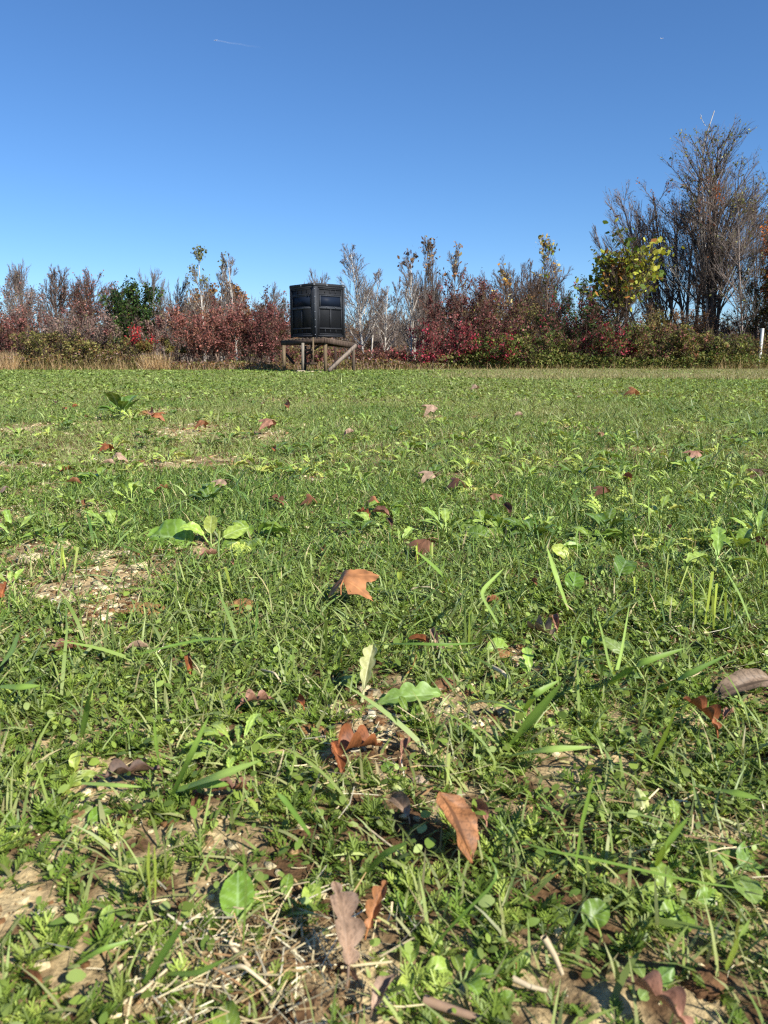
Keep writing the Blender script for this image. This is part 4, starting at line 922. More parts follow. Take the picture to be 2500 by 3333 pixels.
def make_platform():
    A = pz(1053, 1099, 26.9); B = pz(916, 1109, 28.4); C = pz(1157, 1119, 28.2); D = B + C - A; D[2] = A[2] - .02
    org = np.array([A[0], A[1], 0])
    e = empty('wooden_platform', org); tag(e, 'weathered grey wooden platform on posts carrying the black blind', 'platform')
    W1 = lin(130, 114, 98, .56); W2 = lin(100, 84, 72, .6); W3 = lin(150, 130, 102, .58); W4 = lin(84, 68, 60, .6)
    A0, B0, C0, D0 = A - org, B - org, C - org, D - org
    # deck boards run from the A-B edge to the C-D edge
    g = Geo(); nb = 12
    for k in range(nb):
        t0, t1 = k / nb + .004, (k + 1) / nb - .004
        p = A0 + (B0 - A0) * t0; q = A0 + (B0 - A0) * t1; r_ = C0 + (D0 - C0) * t1; s_ = C0 + (D0 - C0) * t0
        ov = nrm(A0 - C0) * .012; p = p + ov; q = q + ov; ov2 = -ov * .8; r_ = r_ + ov2; s_ = s_ + ov2
        lo = [v + np.array([0, 0, -.012]) for v in (p, q, r_, s_)]; hi = [v + np.array([0, 0, .018]) for v in (p, q, r_, s_)]
        g.add(lo + hi, BOXF, W1 * (.8 + .4 * RNG.random()))
    g.build('deck', M_WOOD, e, smooth=False)
    def bm(name, p, q, w_, h, c, parent=e):
        g = Geo(); beam(g, p, q, w_, h, c); return g.build(name, M_WOOD, parent, smooth=False)
    dz = np.array([0, 0, -.09])
    bm('rim_beam', A0 + dz, B0 + dz, .05, .15, W2); bm('rim_beam', A0 + dz + [.03, .03, 0], C0 + dz, .05, .15, W2 * 1.1); bm('rim_beam', B0 + dz, D0 + dz, .05, .15, W4); bm('rim_beam', C0 + dz, D0 + dz, .05, .15, W4)
    for k in range(1, 6):
        t = k / 6; bm('joist', A0 + (B0 - A0) * t + dz + (C0 - A0) * .03, C0 + (D0 - C0) * t + dz - (C0 - A0) * .03, .04, .13, W4)
    def post(px0, px1, pyt, pyb, Y, c, name='post', d=None):
        p = pz((px0 + px1) / 2, pyt, Y) - org; w_ = (px1 - px0) / F * Y * .82; b = pz((px0 + px1) / 2, 1215, Y) - org; b[2] = -.1
        return bm(name, b, p, w_, d or w_, c)
    post(919, 930, 1124, 0, 28.1, W3)
    post(981, 991, 1116, 0, 27.3, lin(160, 150, 134, .7))
    post(1053, 1066, 1111, 0, 27.1, W3 * .95)
    post(1145, 1156, 1126, 0, 28.4, W1)
    post(1088, 1096, 1125, 0, 30.2, W4); post(990, 998, 1125, 0, 30.2, W4)
    # ladder: two rails and rungs
    l = empty('l', (0, 0, 0)); bpy.data.objects.remove(l)
    def stick(name, a, b, Ya, Yb, w_, h, c): return bm(name, pz(*a, Ya) - org, pz(*b, Yb) - org, w_, h, c)
    stick('ladder_rail', (1019.5, 1098), (1020, 1180), 27.0, 26.9, .05, .05, W3)
    stick('ladder_rail', (1013, 1110), (1013, 1180), 27.5, 27.4, .05, .06, W4 * 1.2)
    stick('crosspiece', (978, 1141), (1019, 1139), 27.4, 27.1, .06, .07, W2)
    stick('crosspiece', (977, 1184), (1028, 1183), 27.4, 27.0, .06, .07, W2)
    stick('brace', (1023, 1137), (1053, 1113), 27.3, 27.1, .04, .07, W2)
    stick('brace', (990, 1160), (1020, 1140), 27.8, 27.6, .04, .07, W4)
    stick('brace', (928, 1150), (958, 1184), 28.6, 28.2, .04, .09, W4)
    stick('long_brace', (1071, 1206), (1158, 1124), 26.6, 28.0, .09, .12, lin(160, 144, 128, .66))
    stick('post', (1159, 1108), (1159, 1122), 28.3, 28.3, .04, .05, W1)
    return e
make_platform()

def footing():
    p = pz(983, 1207, 27.3); g = Geo()
    for (dx, s) in ((0, .17), (.32, .12), (.62, .10)):
        V = OCT * [s * 1.3, s, s * .8] * (1 + RNG.normal(0, .1, (8, 1))) + [dx, 0, .02]; g2 = Geo(); g2.add(V, OCTF, lin(214, 196, 164, .75))
        o = g2.build('flat_stone', M_SOIL, None, origin=(0, 0, 0)); o.location = (p[0], p[1] - .25, 0)
        tag(o, {0: 'largest pale stone at the foot of the grey platform post', .32: 'middle pale stone in the row under the platform', .62: 'smallest pale stone in the row under the platform'}[dx], 'stone')
footing()

# white stake
def stake():
    Y = 33.0; p = pz(2470, 1183, Y); t = pz(2471, 1069, Y); h = t[2] - p[2] + .25; r = 5.0 / F * Y
    g = Geo(); n = 12; V = []; prof = [(1, 0), (1, h - .01), (.96, h), (.72, h), (.70, h - .06), (.7, h - .3)]
    for k, z in prof:
        for i in range(n): V.append([math.cos(i / n * 6.2832) * r * k, math.sin(i / n * 6.2832) * r * k, z])
    Fq = [[i * n + j, i * n + (j + 1) % n, i * n + n + (j + 1) % n, i * n + n + j] for i in range(len(prof) - 1) for j in range(n)]
    g.add(V, Fq, lin(236, 234, 226, .85)); o = g.build('marker_stake', M_PAINT, None, origin=(0, 0, 0)); o.location = (p[0], Y, p[2] - .25)
    o.rotation_euler = (0, R(.8), 0); tag(o, 'white pipe stake standing at the field edge near the right border', 'stake')
stake()

# airliners and contrail
def airliner(name, label, px, py, D, head, scale):
    d = ray(px, py); d = d / np.linalg.norm(d); p = d * D + [0, 0, CAMZ]
    e = empty(name, p); tag(e, label, 'airplane'); e.rotation_euler = (0, 0, head); e.scale = (scale,) * 3
    c = lin(240, 242, 246, .85)
    g = Geo(); tubes(g, np.array([[[-18, 0, 0], [-10, 0, 0], [10, 0, 0], [16, 0, 0]]], float), np.array([2.2]), np.array([2.0]), 10, c)
    tubes(g, np.array([[[16, 0, 0], [18, 0, -.2], [20, 0, -.5]]], float), np.array([2.0]), np.array([.3]), 10, c); tubes(g, np.array([[[-18, 0, 0], [-21, 0, .6], [-24, 0, 1.2]]], float), np.array([2.2]), np.array([.4]), 10, c)
    g.build('fuselage', M_PAINT, e)
    for s in (-1, 1):
        g = Geo(); g.add([[4, s * 1.5, -.6], [-3, s * 1.5, -.6], [-7, s * 18, .6], [-5, s * 18, .6], [4, s * 1.5, -.1], [-3, s * 1.5, -.1], [-7, s * 18, .8], [-5, s * 18, .8]], [[0,1,2,3],[4,5,6,7],[0,1,5,4],[1,2,6,5],[2,3,7,6],[3,0,4,7]], c); g.build('wing', M_PAINT, e, smooth=False)
    g = Geo(); g.add([[-18, -.15, 1.5], [-23, -.15, 1.5], [-25, -.15, 7], [-23, -.15, 7], [-18, .15, 1.5], [-23, .15, 1.5], [-25, .15, 7], [-23, .15, 7]], [[0,1,2,3],[4,5,6,7],[0,1,5,4],[1,2,6,5],[2,3,7,6],[3,0,4,7]], c); g.build('tail_fin', M_PAINT, e, smooth=False)
airliner('airplane', 'tiny distant airplane at the left tip of the thin white contrail', 701, 131, 12000, R(170), 1.1)
airliner('airplane', 'tiny white airplane alone high in the sky at upper right', 2155, 125, 12500, R(8), 1.0)
def contrail():
    def P(px, py, D): d = ray(px, py); return d / np.linalg.norm(d) * D + [0, 0, CAMZ]
    a = P(704, 132, 12000); b = P(862, 157, 12000)
    n = 24; pts = np.array([a + (b - a) * (i / n) + np.array([0, 0, 1]) * math.sin(i * .7) * 3 for i in range(n + 1)])[None]
    m, t, p = mat('contrail_ice'); out = t.nodes['Material Output']
    d = t.nodes.new('ShaderNodeBsdfDiffuse'); d.inputs[0].default_value = (.95, .95, .95, 1); tr = t.nodes.new('ShaderNodeBsdfTransparent')
    tl = t.nodes.new('ShaderNodeBsdfTranslucent'); tl.inputs[0].default_value = (.95, .95, .95, 1); m2 = t.nodes.new('ShaderNodeMixShader'); m2.inputs[0].default_value = .5
    t.links.new(d.outputs[0], m2.inputs[1]); t.links.new(tl.outputs[0], m2.inputs[2])
    mx = t.nodes.new('ShaderNodeMixShader'); at_ = t.nodes.new('ShaderNodeAttribute'); at_.attribute_name = 'Col'
    t.links.new(at_.outputs['Color'], mx.inputs[0]); t.links.new(tr.outputs[0], mx.inputs[1]); t.links.new(m2.outputs[0], mx.inputs[2]); t.links.new(mx.outputs[0], out.inputs[0])
    g = Geo(); tubes(g, pts, np.array([7.]), np.array([11.]), 8, np.array([1., 1, 1]))
    f = np.repeat(np.clip(.08 * (1 - np.arange(n + 1) / n) ** 1.1, 0, 1), 8)[:, None] * np.ones((1, 3)); g.c = [f]
    o = g.build('contrail', m, None, origin=a); tag(o, 'thin white contrail fading to the right high in the blue sky', 'contrail')
contrail()

# ------------------------------------------------------------------ leaves on the ground
def strip_leaf(g, outline, L, W, nu=26, nv=8, arch=0.0, roll=0.0, fold=0.0, twist=0.0, ripple=0.0, col=None, vein=None, veins=6, petiole=0.0, edge=None, seed=0, droop=None):
    """leaf blade as a strip grid along +Y; outline(u)->half width 0..1; returns nothing, adds to g in local coordinates"""
    rg = np.random.default_rng(seed); u = np.linspace(0, 1, nu); v = np.linspace(-1, 1, nv * 2 + 1)
    U, Vv = np.meshgrid(u, v, indexing='ij')
    hw = np.array([max(outline(a), .012) for a in u])[:, None] * W / 2
    ph = rg.random(4) * 6.28
    # centre line bends in the YZ plane
    ang = arch * u; dy = np.cos(ang) * L / (nu - 1); dz = -np.sin(ang) * L / (nu - 1)
    cy = np.concatenate([[0], np.cumsum(dy[:-1])]); cz = np.concatenate([[0], np.cumsum(dz[:-1])])
    s = Vv * hw
    if abs(roll) > 1e-4:
        k = roll / (W / 2); x = np.sin(s * k) / k; zz = (1 - np.cos(s * k)) / k
    else: x = s; zz = s * 0
    zz = zz + np.abs(s) * fold
    zz = zz + ripple * W * (np.sin(U * 21 + ph[0] + Vv * 2) * .5 + np.sin(U * 11 + ph[1]) * .5) * np.abs(Vv) ** 1.5 + ripple * W * .35 * np.sin(U * 9 + Vv * 5 + ph[2])
    tw = twist * U; X = x * np.cos(tw) - zz * np.sin(tw); Z = x * np.sin(tw) + zz * np.cos(tw)
    Y = cy[:, None] + np.sin(ang)[:, None] * Z; Zt = cz[:, None] + np.cos(ang)[:, None] * Z
    V = np.stack([X, Y, Zt], -1)
    c = np.tile(col, (nu, 2 * nv + 1, 1)).astype(float)
    c = c * (.72 + .5 * fbm(U * 7 + ph[0] * 9, Vv * 3 + 30, 1.3, 3, seed % 7))[..., None]
    sp = fbm(U * 40 + ph[1] * 9, Vv * 16 + 9, 1.0, 2, seed % 5)
    if vein is not None and veins != 6: c = c * np.where(sp > .66, .62, 1)[..., None]
    if vein is not None:
        f = (np.abs(Vv) < .085).astype(float) * .9
        side = (np.abs(((U * veins - np.abs(Vv) * 1.1) % 1) - .5) > .41).astype(float) * .5
        f = np.clip(np.maximum(f, side), 0, 1)[..., None]; c = c * (1 - f) + np.asarray(vein) * f
    if edge is not None:
        f = (np.abs(Vv) ** 4)[..., None] * .5; c = c * (1 - f) + np.asarray(edge) * f
    w_ = 2 * nv + 1; i = np.arange(nu - 1)[:, None] * w_ + np.arange(w_ - 1)[None, :]
    g.add(V, np.stack([i, i + 1, i + w_ + 1, i + w_], -1), c)
    if petiole:
        pp = np.array([[[0, 0, 0], [0, -petiole * .5, -.002], [0.0, -petiole, -.006]]], float)
        tubes(g, pp, np.array([W * .022 + .0006]), np.array([W * .016 + .0005]), 5, vein if vein is not None else col)

def lobes(n, depth, sharp=1.0, peak=.5):
    def f(u):
        env = math.sin(math.pi * min(1, max(0, u)) ** .8) ** .6
        return env * (1 - depth + depth * abs(math.cos(math.pi * n * u)) ** sharp)
    return f
def oval(a=.45, p=.7):
    def f(u):
        x = u / a * .5 if u < a else .5 + (u - a) / (1 - a) * .5
        return max(0, math.sin(math.pi * x)) ** p
    return f
def serr(base, n=16, d=.12):
    return lambda u: base(u) * (1 - d * ((u * n) % 1))

def polar_leaf(g, L, col, vein, seed, curl, ripple, n=5):
    """palmate leaf with pointed lobes, base at the origin, tip along +Y"""
    rg = np.random.default_rng(seed); na, nr = 96, 10
    a = np.linspace(-R(150), R(150), na); peaks = {5: [(-118, .55), (-62, .85), (0, 1), (62, .85), (118, .55)], 4: [(-105, .7), (-38, .95), (38, .95), (105, .7)]}[n]
    r = np.full(na, .50)
    for d, h in peaks:
        r = np.maximum(r, h * np.clip(1 - np.abs(np.degrees(a) - d) / 44, 0, 1) ** .7 * (1 + .05 * np.sin(np.degrees(a) * .9)))
    rr = np.linspace(.02, 1, nr)[:, None] * r[None, :] * L * .62
    X = rr * np.sin(a)[None]; Y = rr * np.cos(a)[None]
    ph = rg.random(3) * 6.28
    q = np.hypot(X, Y) / L
    Z = -curl * np.abs(X) ** 1.6 / L ** .6 * 1.6 - curl * .5 * np.clip(Y, 0, None) ** 2 / L + ripple * L * (np.sin(a[None] * 5 + ph[0]) * q * .9 + np.sin(X / L * 14 + ph[1]) * .25 + np.sin(Y / L * 17 + ph[2]) * .25)
    c = np.tile(col, (nr, na, 1)) * (.82 + .36 * vnoise(X / L * 9 + ph[0] * 5, Y / L * 9 + 20, seed % 7))[..., None]
    f = np.zeros((nr, na))
    for d, h in peaks: f = np.maximum(f, (np.abs(np.degrees(a)[None] - d) < 2.6 + 2.0 / np.maximum(rr / L, .08) * .12) * .7)
    c = c * (1 - f[..., None]) + vein * f[..., None]
    i = np.arange(nr - 1)[:, None] * na + np.arange(na - 1)[None]
    g.add(np.stack([X, Y, Z], -1), np.stack([i, i + 1, i + na + 1, i + na], -1), c)
    tubes(g, np.array([[[0, 0, 0], [L * .03, -L * .18, .004], [L * .08, -L * .34, .0]]], float), np.array([L * .016]), np.array([L * .010]), 5, vein)

DC = {'orange': lin(166, 102, 62, .74), 'brown': lin(140, 98, 72, .78), 'tan': lin(192, 160, 132, .78), 'pink': lin(180, 132, 106, .74), 'grey': lin(160, 136, 112, .78), 'dark': lin(112, 86, 68, .75), 'red': lin(158, 108, 72, .8), 'gold': lin(184, 126, 80, .74)}
def fallen(px, py, size, kind, colr, yaw, pitch=0, roll=0, arch=.6, curlr=.8, lift=.012, label='', seed=0, group=None, width=None, Z0=None):
    """size: picture px of the leaf length"""
    g0 = ground_px(px, py); dist = math.hypot(g0[1], CAMZ); L = size / F * dist
    if kind in ('maple',): L *= 1.0
    g = Geo(); c = DC[colr]; vn = c * 1.35 if colr not in ('tan',) else c * .7
    if kind == 'maple': polar_leaf(g, L * 1.05, c, vn, seed, curlr, .055)
    elif kind == 'tulip': polar_leaf(g, L * 1.05, c, vn, seed, curlr, .05, 4)
    elif kind == 'oak': strip_leaf(g, lobes(3, .72, .8), L, (width or .62) * L, 60, 12, arch, curlr, .5, .25, .06, c, vn, 5, L * .2, None, seed)
    elif kind == 'ovate': strip_leaf(g, serr(oval(.38, .75), 14, .05), L, (width or .55) * L, 80, 14, arch, curlr, 0, .12, .055, c, c * .32, 9, L * .08, None, seed)
    elif kind == 'curl': strip_leaf(g, oval(.5, .8), L, (width or .4) * L, 30, 10, arch, curlr, .6, .8, .07, c, vn, 5, L * .15, None, seed)
    V = np.concatenate(g.v); ctr = (V.max(0) + V.min(0)) / 2; g.v = [V - ctr]
    o = g.build('fallen_leaf', M_DRY)
    Mx = Matrix.Rotation(R(yaw), 4, 'Z') @ Matrix.Rotation(R(pitch), 4, 'X') @ Matrix.Rotation(R(roll), 4, 'Y')
    o.rotation_euler = Mx.to_euler()
    zmin = min((Mx @ Vector(tuple(v)))[2] for v in (V - ctr)[::3])
    g1_ = sight(px, py, min(-zmin + lift, .12)); o.location = (g1_[0], g1_[1], float(height(g1_[:1], g1_[1:2])[0]) - zmin + lift)
    tag(o, label, 'leaf', group); return o

for i, (px, py, size, kind, colr, yaw, pitch, roll, arch, cr, lift, wd, lb) in enumerate(FL):
    fallen(px, py, size, kind, colr, yaw, pitch, roll, arch, cr, lift, lb, seed=i * 3 + 1, width=wd)

STOPW = set('lying in on near at standing beside left right below above resting leaning far touching tucked half cut by just sunk with among facing behind under between one from over catching tilted pointing seen growing hanging arching'.split())
USED = {}
def where(px, py, rank=0):
    """words that place a small thing next to the rank-th nearest described leaf or plant"""
    c = sorted((math.hypot(px - hx, (py - hy) * 2.2), hx, hy, lb) for hx, hy, lb in [(e[0], e[1], e[-1]) for e in FL] + [(e[0], e[1], e[6]) for e in LP])
    d, hx, hy, lb = c[rank]
    side = ('left of' if px < hx else 'right of') if abs(px - hx) > abs(py - hy) * 1.2 else ('behind' if py < hy else 'in front of')
    w_ = lb.replace(',', '').split(); k = next((i for i, t in enumerate(w_) if t in STOPW and i >= 2), min(len(w_), 5))
    return side + ' the ' + ' '.join(w_[:min(k, 7)])
def uniq(head, px, py):
    for r_ in range(40):
        lb = head + ' ' + where(px, py, r_)
        if lb not in USED: break
    USED[lb] = 1; return lb
RNG = np.random.default_rng(77)
for i in range(18):
    px = RNG.uniform(20, 2480); py = 1215 + 520 * RNG.random() ** 1.6
    kind = ['maple', 'curl', 'oak'][i % 3]; colr = ['red', 'orange', 'brown', 'brown', 'tan'][RNG.integers(5)]
    d = ground_px(px, py); dist = math.hypot(d[1], .5); size = RNG.uniform(.04, .08) * F / dist
    fallen(px, py, size, kind, colr, RNG.uniform(0, 360), RNG.uniform(0, 35), 0, .6, 1.3, .01 + .015 * RNG.random(), uniq(f"small {dict(red='russet', orange='orange tan', pink='pinkish', brown='brown', tan='tan')[colr]} leaf", px, py), seed=400 + i, group='small brown leaves scattered over the far grass', width=.6)

# ---- green plants
GC = {'green': lin(132, 160, 60, .85), 'light': lin(168, 192, 84, .85), 'yellow': lin(186, 200, 90, .85), 'dark': lin(104, 134, 48, .85), 'pale': lin(200, 210, 136, .85), 'blue': lin(134, 158, 78, .85)}
def rotm(yaw, pitch, roll=0):
    return np.array(Matrix.Rotation(yaw, 3, 'Z') @ Matrix.Rotation(pitch, 3, 'X') @ Matrix.Rotation(roll, 3, 'Y'))
def leafy(px, py, n, Lpx, kind, colr, label, spread=(20, 70), wr=.6, seed=0, cat='plant', name='leafy_plant', droop=1.2, group=None, azs=None, pet=.5, lift=0, hi=False):
    rg = np.random.default_rng(seed + 1000); g0 = ground_px(px, py); dist = math.hypot(g0[1], CAMZ); L0 = Lpx / F * dist * (1.02 if group is None and dist < 3 else 1)
    g = Geo(); c = GC[colr]
    for k in range(n):
        L = L0 * (1 if n == 1 else rg.uniform(.6, 1.08)); az = (azs[k] if azs is not None else 360 * (k + rg.random() * .6) / n)
        el = 90 - rg.uniform(*spread) if n > 1 or azs is None else 90 - spread[0]
        cc = c * rg.uniform(.8, 1.2) * (1 + rg.normal(0, .05, 3)); vn = np.clip(cc * 1.1 + .14, 0, .85)
        h = Geo(); nu, nv = (30, 8) if hi else (16, 4)
        W = L * wr * rg.uniform(.85, 1.1)
        outl = {'round': serr(oval(.42, .55), 14, .08), 'oval': oval(.5, .7), 'spoon': lambda u: oval(.66, .6)(u) * (1 if u > .3 else u / .3 * .8 + .2), 'lobed': lambda u: (lobes(4, .5, .7)(u)) * (.35 + .75 * u),
                'serrate': serr(lambda u: (.3 + .7 * min(1, u * 1.6)) * oval(.6, .6)(u), 9, .35), 'pinnate': lambda u: max(.08, abs(math.sin(u * 18))) ** .8 * (.5 + .5 * u) * (1 if u < .93 else .6)}[kind]
        strip_leaf(h, outl, L, W, nu if kind != 'pinnate' else 60, nv, droop * rg.uniform(.5, 1.2), rg.uniform(.1, .8), rg.normal(0, .3), rg.uniform(0, .25), .04 if kind not in ('round', 'serrate') else .06, cc, vn, 6, 0, cc * 1.15, seed * 7 + k)
        P = L * pet
        V = np.concatenate(h.v); M = rotm(R(az), R(el), -R(42) * math.sin(R(az)) if n <= 3 else 0); root = M @ np.array([0, 1., 0])
        # petiole rises from the crown then the blade starts
        tip = root * P + np.array([0, 0, P * .12]); V = V @ M.T + tip
        g.add(V, np.concatenate(h.f), np.concatenate(h.c))
        pp = np.array([[[0, 0, 0], root * P * .5 + [0, 0, P * .0], tip]]); tubes(g, pp, np.array([L * .030 + .0008]), np.array([L * .020 + .0006]), 6, np.clip(cc * 1.1 + .10, 0, .8))
    V = np.concatenate(g.v); ctr = (V.max(0) + V.min(0)) / 2
    if group is None and dist < 8:
        q_ = sight(px, py, min(ctr[2], .10)); g0 = np.array([q_[0] - ctr[0], q_[1] - ctr[1], 0])
    o = g.build(name, M_LEAF, None, origin=(0, 0, 0)); z = float(height(np.array([g0[0]]), np.array([g0[1]]))[0])
    o.location = (g0[0], g0[1], z + lift); tag(o, label, cat, group); return o
for i, (px, py, n, Lpx, kind, colr, lb, sp, wr, azs, pet, hi) in enumerate(LP):
    leafy(px, py, n, Lpx, kind, colr, lb, sp, wr, seed=i, azs=azs, pet=pet, hi=hi)

# repeated mid-field mustard clumps: copies of six plants
protos = []
kinds = [('lobed', 'light', .5, 11), ('round', 'green', .62, 9), ('serrate', 'light', .42, 12), ('spoon', 'dark', .5, 10), ('pinnate', 'yellow', .42, 10), ('lobed', 'yellow', .5, 10)]
RNG = np.random.default_rng(123)
spots = []
for _ in range(4000):
    if len(spots) >= 285: break
    px = RNG.uniform(-20, 2520); py = 1232 + 560 * RNG.random() ** 1.5; q = ground_px(px, py)
    if vnoise(np.array([q[0] / 1.3 + 9]), np.array([q[1] / 1.3]), 3)[0] < .42 and RNG.random() < .8: continue
    if all(math.hypot(q[0] - s[0], q[1] - s[1]) > .08 + q[1] * .011 for s in spots): spots.append((q[0], q[1], px, py))
for i, (x, y, px, py) in enumerate(spots):
    k = i % 6; kind, colr, wr, n = kinds[k]
    adj = {'lobed': 'ragged leaved', 'round': 'round leaved', 'serrate': 'toothed', 'spoon': 'dark spoon leaved', 'pinnate': 'feather leaved'}[kind]
    lb = uniq(f'{adj} {"yellow green" if colr == "yellow" else "green"} clump', px, py)
    if i < 6:
        o = leafy(px, py, n, .060 * F / math.hypot(y, .5), kind, colr, lb, (34, 84), wr, seed=500 + i, pet=.45, name='leafy_plant', group='leafy clumps scattered over the field'); protos.append(o)
    else:
        o = protos[k].copy(); COL.objects.link(o); z = float(height(np.array([x]), np.array([y]))[0]); o.location = (x, y, z); o['label'] = lb
    s_ = RNG.uniform(.75, 1.35) * (1 + min(y, 14) / 34); o.scale = (s_, s_, s_ * RNG.uniform(.9, 1.2)); o.rotation_euler = (0, 0, RNG.uniform(0, 6.28))

# ---- soil clods
def clod(px, py, wpx, flat, c, label, seed, name='soil_clod'):
    rg = np.random.default_rng(seed); g0 = ground_px(px, py); dist = math.hypot(g0[1], CAMZ); r = wpx / 2 / F * dist
    n, m = 40, 22; th = np.linspace(0, 2 * math.pi, n, endpoint=False); ph = np.linspace(-.35, math.pi / 2, m)
    T_, P_ = np.meshgrid(th, ph, indexing='xy'); X = np.cos(P_) * np.cos(T_); Y = np.cos(P_) * np.sin(T_); Z = np.sin(P_)
    d = 1 + .5 * (fbm(X * 2 + seed * 3.1, Y * 2 + Z * 2, .8, 3, seed % 9) - .5) + .35 * np.abs(fbm(X * 4 + 9, Y * 4 + Z * 3 + seed, .45, 3, 4) - .5)
    V = np.stack([X * d, Y * d * .8, Z * d * flat], -1) * r
    cc = c * (.75 + .5 * fbm(X * 3, Y * 3 + Z * 2 + seed, .5, 3, 2))[..., None]
    g = Geo(); i = np.arange(m - 1)[:, None] * n; j = np.arange(n)[None]; j2 = (j + 1) % n
    g.add(V, np.stack([i + j, i + j2, i + n + j2, i + n + j], -1), cc.reshape(-1, 3))
    o = g.build(name, M_SOIL, None, origin=(0, 0, 0)); o.location = (g0[0], g0[1], float(height(np.array([g0[0]]), np.array([g0[1]]))[0]) - r * flat * .1); o.rotation_euler = (0, 0, rg.random() * .6 - .3)
    tag(o, label, 'clod' if name == 'soil_clod' else 'stone'); return o
BR = lin(156, 118, 76, .8); TN = lin(218, 200, 158, .85); DB = lin(118, 88, 62, .8)
for a in [(462, 1998, 150, .42, BR, 'wide flat brown clod at the lower edge of the pale soil patch at left', 1), (420, 2003, 66, .5, TN * .9, 'tan lump joined to the left end of the wide brown clod', 2),
          (790, 1992, 110, .7, BR, 'rounded brown clod half covered by arching blades left of centre', 3), (1440, 2248, 90, .7, DB * 1.15, 'dark brown clod between coin shaped leaves in the centre', 4),
          (1628, 2140, 80, .5, BR, 'reddish brown clod on the bare spot right of centre', 5), (1690, 2240, 100, .5, DB, 'dark clod in the hollow right of the reddish brown one', 6),
          (2385, 2160, 70, .6, TN * .85, 'tan crumbly clod above the large greyish leaf at right', 7), (2305, 2155, 46, .6, TN, 'pale clod left of the tan crumbly clod at right', 8),
          (1365, 2545, 52, .6, lin(176, 156, 132, .8), 'greyish round clod right of the small pale round leaf', 9), (1010, 2380, 80, .4, BR, 'brown clod right of the oval leaflets', 10),
          (100, 1830, 90, .4, TN, 'pale crumbled clod left of the bare patch at left', 11), (350, 1810, 80, .45, TN, 'pale lump above the bare patch at left', 12), (455, 1850, 60, .45, TN, 'small pale lump right above the bare patch', 13),
          (2290, 3200, 120, .5, DB, 'dark crumbly clod at the bottom right corner', 14), (1640, 3150, 80, .5, BR * .9, 'brown clod near the bottom right of the oval leaf cluster', 15),
          (1780, 2850, 60, .5, BR, 'brown clod in the bottom right grass', 16), (1520, 3235, 60, .6, TN * .8, 'greyish tan clod at the bottom edge', 17),
          (470, 1350, 60, .45, BR, 'brown lump at the left of the rubble heap in the far left field', 18), (505, 1362, 36, .5, TN, 'pale lump in the middle of the rubble heap', 19), (1380, 1340, 34, .6, DB, 'dark lump behind the tan leaf far right of the blind', 20)]:
    clod(*a)

# ---- sticks, dead stems and hero blades
def path_obj(name, pts, r0, r1, c, label, cat, m=None, sides=6):
    """pts: (px, py, height above the soil)"""
    P = []
    for px, py, h in pts:
        # find the point at height h above the soil on this sight line
        d = ray(px, py); z = h
        for _ in range(4):
            s_ = (z - CAMZ) / d[2]; z = float(height_base(np.array([d[0] * s_]), np.array([d[1] * s_]))[0]) + h
        P.append([d[0] * s_, d[1] * s_, z])
    P = np.array(P); n = 14
    t = np.linspace(0, 1, len(P)); q = np.linspace(0, 1, n); P = np.stack([np.interp(q, t, P[:, i]) for i in range(3)], -1); P[1:-1] = (P[:-2] + 2 * P[1:-1] + P[2:]) / 4
    g = Geo(); tubes(g, (P - P[0])[None], np.array([r0]), np.array([r1]), sides, c); o = g.build(name, m or M_STRAW, None, origin=(0, 0, 0)); o.location = P[0]
    tag(o, label, cat); return o
SW = lin(216, 196, 158, .85); SB = lin(166, 136, 110, .8)
for i, (pts, r0, lb, c) in enumerate([
    ([(770, 3040, .030), (745, 3070, .022), (800, 3130, .012), (890, 3240, .010)], .0022, 'bent pale dead stem near the bottom left of centre', SW),
    ([(700, 3165, .01), (790, 3140, .03), (900, 3230, .01)], .0020, 'arched pale stem across the straw near the bottom', SW),
    ([(380, 3280, .006), (470, 3220, .01), (560, 3140, .014)], .0018, 'thin straight pale stem at the bottom left', SW),
    ([(1380, 3255, .012), (1480, 3290, .012), (1590, 3325, .012)], .0042, 'thick broken grey brown stick at the bottom centre', SB),
    ([(1770, 3050, .045), (1805, 3110, .03), (1830, 3170, .015)], .0030, 'leaning tan stick in the bottom right grass', SW * .85),
    ([(1670, 3185, .012), (1720, 3210, .012), (1780, 3225, .012)], .0026, 'short pale stick right of the oval leaf cluster', SW),
    ([(500, 2338, .006), (590, 2352, .012), (670, 2362, .010)], .0022, 'straight tan twig left of the serrated rosette plant', SW * .9),
    ([(1320, 2200, .004), (1345, 2165, .02), (1355, 2130, .04)], .0014, 'thin orange tan stalk leaning in the centre', lin(190, 146, 84, .8)),
    ([(1190, 2690, .008), (1280, 2760, .010), (1350, 2810, .010)], .0013, 'thin pale straw lying below the curled oak leaf', SW),
    ([(1170, 1994, .012), (1210, 1996, .012), (1240, 1992, .012)], .0024, 'short brown stick below the golden lobed leaf', SB * .8),
    ([(1600, 2170, .02), (1640, 2190, .035), (1665, 2235, .01)], .0035, 'ragged pale root stub in the bare hollow right of centre', SW),
    ([(850, 2180, .01), (895, 2190, .03), (920, 2230, .01)], .0020, 'whitish bent stem left of the round toothed leaf', SW),
    ([(1330, 1970, .01), (1335, 1915, .03), (1400, 1908, .04), (1440, 1935, .02)], .0014, 'looping pale root right of the golden lobed leaf', SW),
    ([(930, 1575, .01), (955, 1545, .05), (972, 1522, .09)], .0022, 'single pale straw standing in the left mid field', SW)]):
    path_obj('stick', pts, r0, r0 * .6, c, lb, 'stick' if 'stick' in lb or 'twig' in lb else 'stem')
